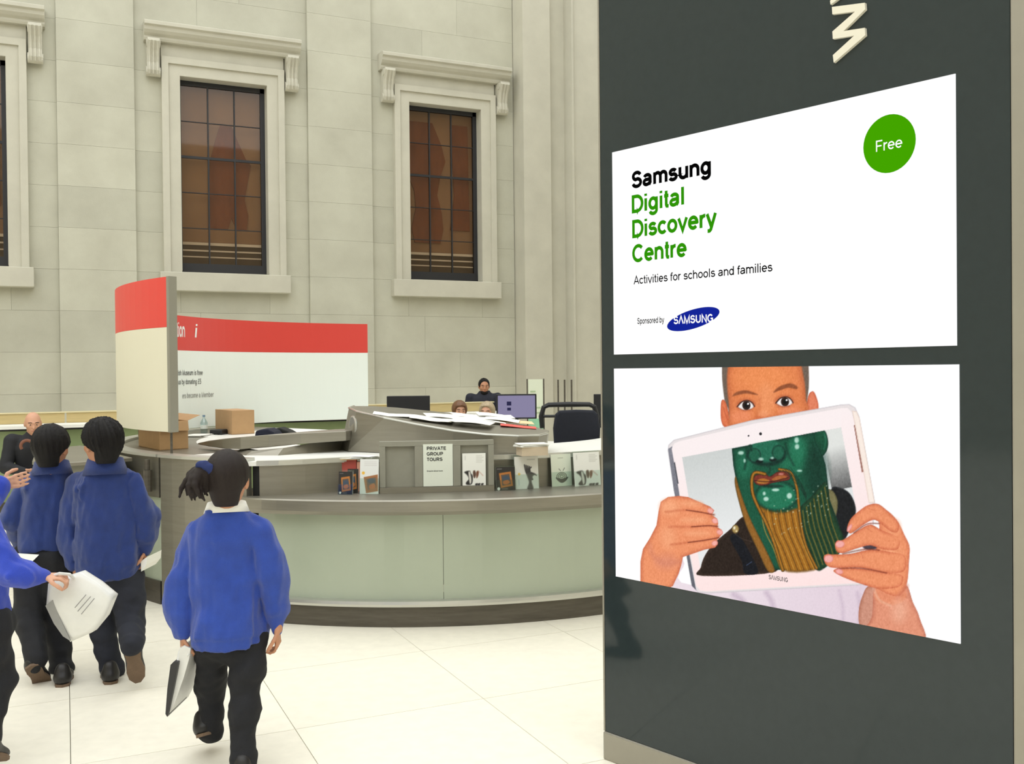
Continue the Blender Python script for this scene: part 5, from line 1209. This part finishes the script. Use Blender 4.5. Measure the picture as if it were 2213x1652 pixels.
def shoe(e, heel, d, up, L, name='shoe', m_=None):
    d = np.array(d, float); d /= np.linalg.norm(d); up = np.array(up, float); up -= d * (up @ d); up /= np.linalg.norm(up); sd = np.cross(d, up); heel = np.array(heel, float); R = np.stack([sd, d, up], 1)
    lo = np.minimum(heel, heel + d * L) - 0.12; hi = np.maximum(heel, heel + d * L) + 0.14
    v = Vol(lo, hi, 0.005); w_ = 0.19 * L
    v.ell(heel + d * 0.20 * L + up * 0.16 * L, (w_ * 0.9, 0.24 * L, 0.16 * L), R, 0.02); v.ell(heel + d * 0.66 * L + up * 0.12 * L, (w_ * 1.08, 0.34 * L, 0.11 * L), R, 0.05)
    v.cap(heel + d * 0.2 * L + up * 0.18 * L, heel + d * 0.2 * L + up * 0.36 * L, 0.155 * L, 0.15 * L, 0.03); v.cut(-up, -(heel + up * 0.045 * L) @ up)
    o = link(name, v.mesh(name), m_ or SHOE, e)
    m = MB(); pts = [(-0.14, 0.02), (-0.17, 0.2), (-0.15, 0.42), (-0.20, 0.66), (-0.17, 0.86), (-0.06, 0.99), (0.06, 0.99), (0.17, 0.86), (0.20, 0.66), (0.15, 0.42), (0.17, 0.2), (0.14, 0.02), (0, -0.04)]
    m.extrude([heel + sd * a * L + d * b * L for a, b in pts], up * 0.06 * L); link('sole', m.mesh('sole'), SOLE, o)
def person(label, base, az, J, hs, yaw=0.0, nod=0.0, skin=SKIN, hair=('cap', HAIRB, {}), top=None, topm=BLUE1, rows=None, sleeve=(0.06, 0.055, 0.05, 0.036), legm=TROU, legr=(0.085, 0.066, 0.05, 0.05),
           res=0.0055, feet=None, hands=None, footL=0.19, handL=0.135, fold=0.006, seed=1, group=None, collar=None, neck_r=0.042, extras=None, faces=True):
    """J: joints as world points.  Facing +Y in its own frame, turned by az (clockwise from the wall direction)"""
    e = empty('person', (base[0], base[1], 0), label, 'person', group, rot=-az)
    r = np.array([cos(az), -sin(az), 0]); f = np.array([sin(az), cos(az), 0]); b = np.array([base[0], base[1], 0.0])
    T = lambda p: np.array([(np.array(p) - b) @ r, (np.array(p) - b) @ f, p[2]])
    j = {k: T(p) for k, p in J.items()}
    R = rotz(yaw) @ rotx(-nod); hc = j['head']
    allp = np.array(list(j.values())); lo, hi = allp.min(0) - 0.24, allp.max(0) + 0.24; lo[2] = max(lo[2], -0.005)
    sc = hs / 1.0; q = handL / 0.135
    v = Vol(lo, hi, res)
    head(v, hc, hs, R)
    v.cap(hc + R @ (np.array((0, -0.02, -0.05)) * hs), j['neck'] - np.array([0, 0, 0.03]), neck_r, neck_r * 1.1, 0.02)
    mid = (j['shL'] + j['shR']) / 2; hip = (j['hipL'] + j['hipR']) / 2
    v.chain([j['neck'] - np.array([0, 0, 0.04]), mid - np.array([0, 0, 0.1 * q]), hip], [0.05 * q, 0.062 * q, 0.06 * q], 0.03)
    for s_ in 'LR':
        v.chain([mid, j['sh' + s_], j['el' + s_], j['wr' + s_]], [0.028 * q, 0.027 * q, 0.026 * q, 0.021 * q], 0.015)
        v.chain([hip, j['hip' + s_], j['kn' + s_], j['an' + s_]], [0.055 * q, 0.055 * q, 0.042 * q, 0.028 * q], 0.02)
        h = (hands or {}).get(s_, (None, None, 0.5)); d = j['wr' + s_] - j['el' + s_] if h[0] is None else np.array(h[0], float)
        n = np.array([1.0 if s_ == 'L' else -1.0, 0.15, 0]) if h[1] is None else np.array(h[1], float)
        hand(v, j['wr' + s_], d, n, (1 if s_ == 'L' else -1) * -1.0 * -1.0, handL, h[2])
    link('body', v.mesh('body'), skin, e)
    if faces: face_bits(e, hc, hs, R)
    # hair
    if hair:
        st, hm, kw = hair; v = Vol(hc - 0.2 * hs - 0.02, hc + 0.2 * hs + 0.02, min(res, 0.005) if res < 0.009 else res * 0.8)
        hair_cap(v, hc, hs, R, **kw); link('hair', v.mesh('hair'), hm, e)
    # top: trunk and sleeves
    v = Vol(lo, hi, res); RW = []
    for (y, x0, x1, dp, hd) in rows:
        a, c = T(atd(x0, y, dp)), T(atd(x1, y, dp)); m_ = (a + c) / 2; RW.append((m_[2], m_[0], m_[1], abs(c[0] - a[0]) / 2, hd))
    v.loft(RW, 0.02)
    for s_ in 'LR':
        S, E_, W_ = j['sh' + s_], j['el' + s_], j['wr' + s_]
        v.chain([S + (mid - S) * 0.35, S, (S + E_) / 2, E_, (E_ * 0.45 + W_ * 0.55), E_ * 0.06 + W_ * 0.94, W_], [sleeve[0] * 0.8, sleeve[0], sleeve[1], sleeve[1], sleeve[2], sleeve[3], sleeve[3] * 0.92], 0.003)
    v.folds(fold, 17, seed, 0.8); v.folds(fold * 0.7, 44, seed + 5, 0.5); v.folds(fold * 0.22, 120, seed + 7, 0.5)
    zt = max(rw[0] for rw in RW); link(top or 'sweater', v.mesh(top or 'sweater'), topm, e)
    # trousers
    v = Vol(lo, hi, res)
    for s_ in 'LR':
        h_, k_, a_ = j['hip' + s_], j['kn' + s_], j['an' + s_]
        v.chain([h_, (h_ + k_) / 2, k_, (k_ * .4 + a_ * .6), a_], [legr[0], (legr[0] + legr[1]) / 2, legr[1], legr[2], legr[3]], 0.012)
    v.ell(hip + np.array([0, 0, 0.02]), (abs(j['hipR'][0] - j['hipL'][0]) / 2 + legr[0] * 0.95, legr[0] * 1.25, 0.10 * q), None, 0.03)
    v.folds(min(fold, 0.011) * 0.8, 40, seed + 9, 1.4); link('trousers', v.mesh('trousers'), legm, e)
    for s_ in 'LR':
        ft = (feet or {}).get(s_)
        if ft is None: heel, d, up = np.array([j['an' + s_][0], j['an' + s_][1] - 0.04, 0.0]), (0, 1, 0), (0, 0, 1)
        else: heel, d, up = T(ft[0]), ft[1], ft[2]
        shoe(e, heel, d, up, footL)
    if collar:
        cm, z0, z1, ra, rb_, flare = collar; c0 = T(J['neck']); m = MB(); n = 28; k = 0
        for z, fr in ((z0, 1.0 + flare), (z1, 1.0)):
            for t in (0.0, 0.005):
                for i in range(n): a = 2 * pi * i / n; m.v.append((c0[0] + (ra * fr + t) * cos(a), c0[1] + (rb_ * fr + t) * sin(a) + 0.006, z - 0.012 * (1 + sin(a)) * (1 if z == z0 else 1.5)))
        for i in range(n):
            i2 = (i + 1) % n; m.f += [(i, i2, 2 * n + i2, 2 * n + i), (n + i, 3 * n + i, 3 * n + i2, n + i2), (2 * n + i, 2 * n + i2, 3 * n + i2, 3 * n + i), (i, n + i, n + i2, i2)]
        link('collar', m.mesh('collar'), cm, e, smooth=True)
    if extras: extras(e, T, hc, R, hs)
    return e
W = atd
# --- the girl in front
def girl_extras(e, T, hc, R, hs):
    v = Vol(hc - 0.26, hc + 0.2, 0.0045); p0 = T(W(458, 1012, 3.60))
    rr = np.random.default_rng(3)
    for k in range(16):                                              # loose curls of the ponytail
        a, b_ = rr.random(2) * 2 * pi; off = np.array([cos(a), sin(a), 0]) * 0.018
        end = T(W(402 + 46 * rr.random(), 1052 + 30 * rr.random(), 3.55 + 0.06 * rr.random())); pts = []
        for t in np.linspace(0, 1, 7):
            p = p0 * (1 - t) + end * t + off * (0.5 + t) + np.array([-0.022 * sin(pi * t), 0, 0.02 * sin(pi * t)]) + 0.012 * t * np.array([cos(7 * t + b_), sin(7 * t + b_), 0.6 * cos(5 * t + b_)]); pts.append(p)
        v.chain(pts, [0.016, 0.017, 0.016, 0.014, 0.012, 0.009, 0.005], 0.006)
    link('ponytail', v.mesh('ponytail'), HAIRD, e)
    c0 = T(W(446, 1016, 3.585)); v = Vol(c0 - 0.08, c0 + 0.08, 0.004); ax_ = p0 - T(W(430, 1040, 3.55)); ax_ /= np.linalg.norm(ax_); u = np.cross(ax_, [0, 0, 1.0]); u /= np.linalg.norm(u); w2 = np.cross(ax_, u)
    for k in range(11):
        a = 2 * pi * k / 11; q = c0 + 0.026 * (u * cos(a) + w2 * sin(a)); v.ell(q, (0.016 + 0.004 * (k % 3), 0.013, 0.015 + 0.003 * (k % 2)), None, 0.006)
    link('scrunchie', v.mesh('scrunchie'), mat('scrunchie_navy', (28, 44, 98), .8, noise=.2, scale=40), e)
gJ = dict(head=W(492, 1036, 3.66), neck=W(490, 1092, 3.70), shL=W(432, 1150, 3.72), elL=W(398, 1262, 3.72), wrL=W(394, 1370, 3.70), shR=W(552, 1150, 3.72), elR=W(592, 1262, 3.74), wrR=W(600, 1360, 3.74),
          hipL=W(458, 1392, 3.74), hipR=W(540, 1392, 3.74), knL=W(455, 1490, 3.82), knR=W(528, 1525, 3.68), anL=W(454, 1580, 3.80), anR=W(524, 1662, 3.61))
gz = lambda y: atd(490, y, 3.70)[2]
girl = person('girl in bright blue sweater with dark ponytail walking in front', onz(490, 1660), radians(8), gJ, 0.93, -0.25, 0.0, SKIN2, ('cap', HAIRD, dict(grow=0.010, nape=-0.10, rough=0.0018, side=-0.03, tail=0.092)), 'sweater', BLUE1,
    [(1107, 450, 536, 3.70, 0.052), (1115, 434, 552, 3.71, 0.070), (1135, 412, 572, 3.72, 0.086), (1160, 408, 574, 3.72, 0.094), (1200, 411, 567, 3.73, 0.100), (1260, 414, 566, 3.73, 0.103), (1330, 414, 574, 3.73, 0.110), (1366, 414, 584, 3.73, 0.117), (1371, 419, 580, 3.73, 0.111), (1378, 418, 581, 3.73, 0.112), (1395, 423, 579, 3.73, 0.106)],
    sleeve=(0.050, 0.058, 0.058, 0.034), legr=(0.068, 0.056, 0.048, 0.046), feet={'L': (W(440, 1592, 3.74), (0.12, 0.85, -0.30), (-0.15, 0.32, 0.9)), 'R': (onz(522, 1692) - np.array([0.0, 0.02, 0]), (0.05, 1, 0), (0, 0, 1))},
    hands={'L': ((0.05, 0.1, -1), (1, 0.2, 0), 0.9), 'R': ((0.02, 0.1, -1), (-1, 0.3, 0), 0.8)}, footL=0.20, handL=0.125, fold=0.015, seed=11, collar=(PAPER, gz(1102), gz(1076), 0.066, 0.062, 0.22), extras=girl_extras)
# --- boys ahead of her
b2J = dict(head=W(220, 958, 4.78), neck=W(228, 1008, 4.83), shL=W(178, 1050, 4.86), elL=W(158, 1140, 4.86), wrL=W(160, 1222, 4.82), shR=W(290, 1050, 4.86), elR=W(318, 1120, 4.88), wrR=W(314, 1186, 4.90),
           hipL=W(202, 1248, 4.88), hipR=W(270, 1248, 4.88), knL=W(222, 1350, 4.90), knR=W(284, 1345, 4.84), anL=W(241, 1448, 4.86), anR=W(284, 1394, 4.62))
zz2 = lambda y: atd(228, y, 4.83)[2]
person('boy in blue fleece with black hair, right heel lifted, between the other pupils', onz(245, 1480), radians(2), b2J, 0.98, radians(28), 0.1, SKIN2, ('cap', HAIRB, dict(grow=0.018, nape=-0.09, seed=2, rough=0.006, side=-0.03, tail=0.088)), 'fleece_jacket', BLUE2,
    [(1008, 196, 262, 4.83, 0.07), (1022, 178, 288, 4.84, 0.085), (1050, 165, 304, 4.86, 0.105), (1100, 163, 306, 4.86, 0.115), (1160, 164, 306, 4.86, 0.118), (1215, 165, 306, 4.86, 0.118), (1228, 168, 304, 4.86, 0.112), (1242, 172, 302, 4.86, 0.105)],
    sleeve=(0.056, 0.06, 0.06, 0.038), legm=TROUN, legr=(0.088, 0.068, 0.056, 0.056), feet={'L': (onz(240, 1480), (-0.05, 1, 0), (0, 0, 1)), 'R': (W(284, 1398, 4.58), (0.14, 0.32, -0.95), (0, 0.95, 0.32))},
    hands={'L': ((0.1, 0.0, -1), None, 0.7), 'R': ((-0.05, 0.0, -1), None, 0.6)}, footL=0.21, handL=0.13, fold=0.014, seed=21, collar=(BLUE2, zz2(1022), zz2(984), 0.078, 0.078, 0.34))
b1J = dict(head=W(111, 968, 4.84), neck=W(112, 1010, 4.88), shL=W(54, 1052, 4.90), elL=W(24, 1120, 4.86), wrL=W(46, 1185, 5.02), shR=W(150, 1052, 4.92), elR=W(160, 1130, 4.98), wrR=W(150, 1200, 5.10),
           hipL=W(66, 1208, 4.92), hipR=W(126, 1208, 4.92), knL=W(62, 1325, 4.86), knR=W(124, 1340, 4.96), anL=W(78, 1428, 4.72), anR=W(134, 1448, 4.94))
zz1 = lambda y: atd(112, y, 4.88)[2]
person('boy in blue fleece with short black hair at far left of the walking group', onz(105, 1480), radians(-1), b1J, 0.95, radians(-24), 0.1, SKIN2, ('cap', HAIRB, dict(grow=0.013, nape=-0.09, seed=5, rough=0.004, side=-0.03, tail=0.085)), 'fleece_jacket', BLUE2,
    [(1010, 80, 146, 4.88, 0.07), (1024, 62, 162, 4.89, 0.085), (1052, 44, 164, 4.90, 0.10), (1100, 40, 162, 4.92, 0.112), (1150, 40, 160, 4.92, 0.115), (1178, 38, 158, 4.92, 0.118), (1190, 40, 156, 4.92, 0.112)],
    sleeve=(0.056, 0.06, 0.056, 0.038), legm=TROU, legr=(0.088, 0.07, 0.055, 0.056), feet={'L': (W(68, 1442, 4.66), (0.26, 0.55, -0.62), (-0.1, 0.75, 0.55)), 'R': (onz(134, 1486), (0.1, 1, 0), (0, 0, 1))},
    footL=0.21, handL=0.13, fold=0.014, seed=31, collar=(BLUE2, zz1(1022), zz1(990), 0.074, 0.074, 0.28),
    extras=lambda e, T, hc, R, hs: link('shirt_tail', (lambda m: m.mesh('shirt_tail'))(MB().extrude([T(W(22, 1196, 4.78)), T(W(84, 1200, 4.78)), T(W(70, 1214, 4.77)), T(W(40, 1226, 4.76)), T(W(24, 1222, 4.77))], (0, 0.012, 0))), PAPER, e))
# --- pupil at the very edge of the picture, swinging a carrier bag
c4J = dict(head=W(-70, 1000, 3.72), neck=W(-66, 1062, 3.74), shL=W(-96, 1120, 3.86), elL=W(-56, 1110, 4.08), wrL=W(2, 1050, 4.14), shR=W(-40, 1128, 3.62), elR=W(16, 1236, 3.60), wrR=W(94, 1246, 3.66),
           hipL=W(-80, 1360, 3.80), hipR=W(-32, 1360, 3.70), knL=W(-70, 1480, 3.90), knR=W(-10, 1470, 3.72), anL=W(-100, 1610, 3.96), anR=W(-30, 1600, 3.62))
person('pupil in bright blue sweater at left edge swinging a white carrier bag', onz(-55, 1660), radians(14), c4J, 0.90, 0.0, 0.05, SKIN, ('cap', HAIRB, dict(grow=0.012)), 'sweater', BLUE3,
    [(1062, -100, -36, 3.74, 0.06), (1090, -120, -14, 3.74, 0.085), (1140, -126, 0, 3.74, 0.10), (1220, -124, 10, 3.74, 0.11), (1300, -122, 16, 3.74, 0.115), (1345, -118, 18, 3.74, 0.115), (1362, -114, 14, 3.74, 0.108)],
    sleeve=(0.062, 0.056, 0.05, 0.034), legm=TROU, legr=(0.09, 0.07, 0.055, 0.052), feet={'L': (onz(-100, 1640), (0, 1, 0), (0, 0, 1)), 'R': (W(-40, 1625, 3.56), (0.1, 0.8, -0.5), (0, 0.5, 0.8))},
    hands={'R': ((1.0, 0.15, -0.12), (0, 0.2, -1), 1.1), 'L': ((0.9, 0.1, 0.25), (0.2, 1, 0.1), 0.5)}, footL=0.2, handL=0.13, fold=0.014, seed=41)
# carrier bags and papers in hands
BAGM = mat('carrier_plastic', (226, 226, 222), 0.35, noise=0.10, scale=7, bump=0.25, bscale=14)
BAGD = mat('carrier_grey', (150, 150, 148), 0.4, noise=0.15, scale=9)
def carrier(label, outline, dep, th, gus, lines, handle):
    P_ = [W(x, y, dep) for x, y in outline]; c = sum(P_) / len(P_); e = empty('carrier_bag', (c[0], c[1], min(p[2] for p in P_)), label, 'bag')
    fwd = FW * th; n = len(P_); m = MB(); cen = c + fwd * 0.5
    fr0, fr1 = c - fwd * 0.35, c + fwd * 1.35                          # both faces belly out
    m.v = [tuple(p) for p in P_] + [tuple(p + fwd) for p in P_] + [tuple(c + (p - c) * 0.55 - fwd * (0.25 + 0.2 * (i % 2))) for i, p in enumerate(P_)] + [tuple(fr0), tuple(c + fwd * 1.2)]
    for i in range(n):
        k = (i + 1) % n; m.f += [(i, k, 2 * n + k, 2 * n + i), (2 * n + i, 2 * n + k, 3 * n), (i, n + i, n + k, k), (n + i, 3 * n + 1, n + k)]
    bb = m.build('bag_body', BAGM, e, smooth=True)
    me = bb.data; cr = me.attributes.new('crease_edge', 'FLOAT', 'EDGE')
    cr.data.foreach_set('value', [1.0 if (max(ed.vertices) < 2 * n) else (0.6 if (min(ed.vertices) < n and max(ed.vertices) < 3 * n and sum(ed.vertices) % 2) else 0.0) for ed in me.edges]); sb = bb.modifiers.new('soft', 'SUBSURF'); sb.levels = sb.render_levels = 2
    if gus:
        m = MB(); m.extrude([W(x, y, dep - 0.012) for x, y in gus], FW * 0.006); m.build('gusset', BAGD, e)
    for a, b_ in lines:
        m = MB(); m.tube([W(*a, dep - 0.5 * th - 0.012), W((a[0] + b_[0]) / 2, (a[1] + b_[1]) / 2, dep - 0.5 * th - 0.014), W(*b_, dep - 0.5 * th - 0.012)], 0.0018, 5); m.build('print_line', BAGD, e)
    if handle:
        m = MB(); m.tube([W(x, y, d) for x, y, d in handle], 0.006, 6); m.build('handle', BAGM, e)
    return e
carrier('white crumpled carrier bag swung from the hand of the pupil at the edge', [(104, 1262), (140, 1248), (172, 1238), (210, 1262), (244, 1290), (226, 1334), (198, 1368), (152, 1388), (128, 1352), (100, 1310)], 3.74, 0.05,
        [(98, 1310), (113, 1298), (126, 1330), (152, 1386), (136, 1376), (116, 1348)], [((168, 1322), (196, 1290)), ((176, 1328), (204, 1294)), ((162, 1314), (186, 1286))], [(112, 1258, 3.72), (112, 1246, 3.68), (128, 1240, 3.66), (150, 1242, 3.70), (160, 1250, 3.74)])
e = empty('carrier_bag', W(385, 1550, 3.62), 'folded white carrier bag hanging from the hand of the girl in front', 'bag')
def wedge(nm, pts, d0, d1, mt):
    m = MB(); A = [W(x, y, d0) for x, y in pts]; B = [W(x, y, d0) + FW * (d1 - d0) for x, y in pts]; n = len(A); m.v = [tuple(p) for p in A + B]
    m.f = [tuple(range(n)), tuple(range(2 * n - 1, n - 1, -1))] + [(i, (i + 1) % n, n + (i + 1) % n, n + i) for i in range(n)]; return m.build(nm, mt, e, bevel=0.002)
wedge('bag_side', [(388, 1402), (398, 1396), (412, 1402), (409, 1424), (398, 1462), (378, 1520), (361, 1552), (372, 1500), (383, 1440)], 3.66, 3.90, BAGM)
wedge('bag_dark_side', [(368, 1438), (376, 1430), (385, 1432), (381, 1456), (372, 1500), (361, 1551), (357, 1544), (361, 1490)], 3.64, 3.86, mat('bag_black', (40, 40, 42), .4))  # black face of the folded bag
m = MB(); m.tube([W(384, 1432, 3.66), W(388, 1410, 3.68), W(396, 1396, 3.70), W(404, 1402, 3.68), W(408, 1418, 3.66)], 0.006, 6); m.build('handle', BAGM, e)
m = MB(); m.extrude([W(304, 1214, 4.86), W(318, 1204, 4.86), W(316, 1222, 4.86), W(305, 1236, 4.86)], FW * 0.2); tag(m.build('paper_sheet', PAPER, origin=W(310, 1236, 4.9)), 'small white sheet in the right hand of the middle boy', 'paper')
# --- staff and visitors further back
def seated(label, x, ytop, dep, hs, hair, topm, az, yaw=0.0, nod=0.0, skin=SKIN, wide=0.2, res=0.011, extras=None, hands=None, arms=None, drop=0.0):
    p = W(x, ytop, dep); r = np.array([cos(az), -sin(az), 0]); f = np.array([sin(az), cos(az), 0]); zt = p[2]; H0 = lambda a, b_, z: np.array([p[0], p[1], 0]) + r * a + f * b_ + UPZ * z
    zs = zt - 0.30 - drop; J = dict(head=H0(0, 0.04, zt - 0.115 * hs), neck=H0(0, 0, zt - 0.235 * hs), shL=H0(-wide, 0, zs), shR=H0(wide, 0, zs), elL=H0(-wide - 0.06, 0.06, zs - 0.27), elR=H0(wide + 0.06, 0.06, zs - 0.27), wrL=H0(-0.10, 0.26, zs - 0.30), wrR=H0(0.10, 0.26, zs - 0.30),
             hipL=H0(-0.09, 0.0, max(0.46, zs - 0.50)), hipR=H0(0.09, 0.0, max(0.46, zs - 0.50)), knL=H0(-0.11, 0.42, 0.46), knR=H0(0.11, 0.42, 0.46), anL=H0(-0.11, 0.40, 0.10), anR=H0(0.11, 0.40, 0.10))
    if arms: J.update(arms)
    rows = [];
    def row(z, a, hd): q = H0(0, 0, z); px = W; rows.append((z, a, hd))
    zh = J['hipL'][2]
    return person_z(label, p, az, J, hs, yaw, nod, skin, hair, topm, [(zh - 0.05, 0.17, 0.12), (zs - 0.25, 0.17, 0.12), (zs - 0.08, 0.19, 0.12), (zs, 0.17, 0.10), (zs + 0.06, 0.09, 0.07), (zs + 0.085, 0.06, 0.055)], res, extras, hands)
def person_z(label, p, az, J, hs, yaw, nod, skin, hair, topm, rz, res, extras, hands):
    # rows in metres are handed over as picture rows at the person's own distance
    rows = []
    r = np.array([cos(az), -sin(az), 0])
    for z, a, hd in rz:
        A = np.array([p[0], p[1], z]) - r * a; B = np.array([p[0], p[1], z]) + r * a
        vA, vB = A - CAM, B - CAM; xA = CX + F_PX * (vA @ RT) / (vA @ FW); xB = CX + F_PX * (vB @ RT) / (vB @ FW); C_ = (vA + vB) / 2; y = CY - F_PX * (C_ @ UP) / (C_ @ FW)
        rows.append((y, min(xA, xB), max(xA, xB), C_ @ FW, hd))
    return person(label, p, az, J, hs, yaw, nod, skin, hair, 'jacket', topm, rows, sleeve=(0.075, 0.066, 0.055, 0.04), legr=(0.09, 0.07, 0.06, 0.05), res=res, footL=0.27, handL=0.18, fold=0.006, seed=int(p[0] * 10) + 60, neck_r=0.055, extras=extras, hands=hands)
A180 = radians(180)
def strap(e, T, hc, R, hs):
    m = MB(); c = T(W(58, 964, 9.9)); m.tube([c + 0.055 * np.array([cos(a), 0, sin(a)]) for a in np.linspace(-0.6, 3.6, 14)], 0.016, 8); link('brown_strap', m.mesh('brown_strap'), mat('strap_brown', (120, 76, 58), .7), e)
seated('bald man in black jacket looking down beyond the left counter', 70, 890, 10.2, 1.02, None, BLK, A180 - radians(6), 0.0, 0.25, SKIN, 0.2, 0.010, strap)
seated('brown haired visitor peeking over the pod beside the black monitor', 993, 868, 12.3, 1.0, ('cap', HAIRM, dict(grow=0.02, side=-0.10, nape=-0.14, front=0.035)), BLK, A180 + radians(20), 0.2, 0.1)
seated('grey blond visitor peeking over the papers left of the lilac screen', 1052, 870, 11.5, 1.0, ('cap', HAIRG, dict(grow=0.018, side=-0.08, nape=-0.12, front=0.05)), BLK, A180 + radians(20), -0.3, 0.1)
p = W(1046, 818, 14.3); az = A180 + radians(24); r = np.array([cos(az), -sin(az), 0]); f = np.array([sin(az), cos(az), 0]); zt = p[2]
H0 = lambda a, b_, z: np.array([p[0], p[1], 0]) + r * a + f * b_ + UPZ * z
zs = zt - 0.29
person_z('bearded man in dark jacket standing beyond the far counter', p, az, dict(head=H0(0, 0.03, zt - 0.115), neck=H0(0, 0, zt - 0.23), shL=H0(-0.20, 0, zs), shR=H0(0.20, 0, zs), elL=H0(-0.25, 0.03, zs - 0.26), elR=H0(0.25, 0.03, zs - 0.26), wrL=H0(-0.16, 0.22, zs - 0.36), wrR=H0(0.16, 0.22, zs - 0.36),
    hipL=H0(-0.09, 0, zt - 0.74), hipR=H0(0.09, 0, zt - 0.74), knL=H0(-0.1, 0.02, 0.36), knR=H0(0.1, 0.02, 0.36), anL=H0(-0.1, 0, 0.09), anR=H0(0.1, 0, 0.09)), 1.0, 0.15, 0.15, SKIN2, ('cap', HAIRB, dict(grow=0.006, side=-0.06, front=0.075)), mat('jacket_ink', (30, 32, 46), .8),
    [(zt - 0.80, 0.17, 0.12), (zs - 0.25, 0.18, 0.13), (zs - 0.08, 0.20, 0.13), (zs, 0.18, 0.11), (zs + 0.07, 0.10, 0.08), (zs + 0.10, 0.075, 0.07)], 0.011,
    lambda e, T, hc, R, hs: link('beard', (lambda v: (v.ell(hc + R @ (np.array((0, 0.045, -0.085)) * hs), (0.058, 0.05, 0.045), R, 0.01), v.mesh('beard'))[1])(Vol(hc - 0.2, hc + 0.2, 0.01)), HAIRB, e), None)
# plain stool under the bald man
p = W(70, 890, 10.2); e = empty('stool', (p[0], p[1] + 0.02, 0), 'plain dark stool under the seated bald man', 'stool')
MB().lathe([(0.16, 0.335), (0.175, 0.345), (0.175, 0.365), (0.16, 0.372)], p[0], p[1] + 0.02, 20).build('seat', BLACKP, e)
for k in range(4):
    a = pi / 4 + pi / 2 * k; MB().tube([(p[0] + 0.10 * cos(a), p[1] + 0.02 + 0.10 * sin(a), 0.336), (p[0] + 0.16 * cos(a), p[1] + 0.02 + 0.16 * sin(a), 0.0)], 0.014, 8).build('leg', STEELD, e)
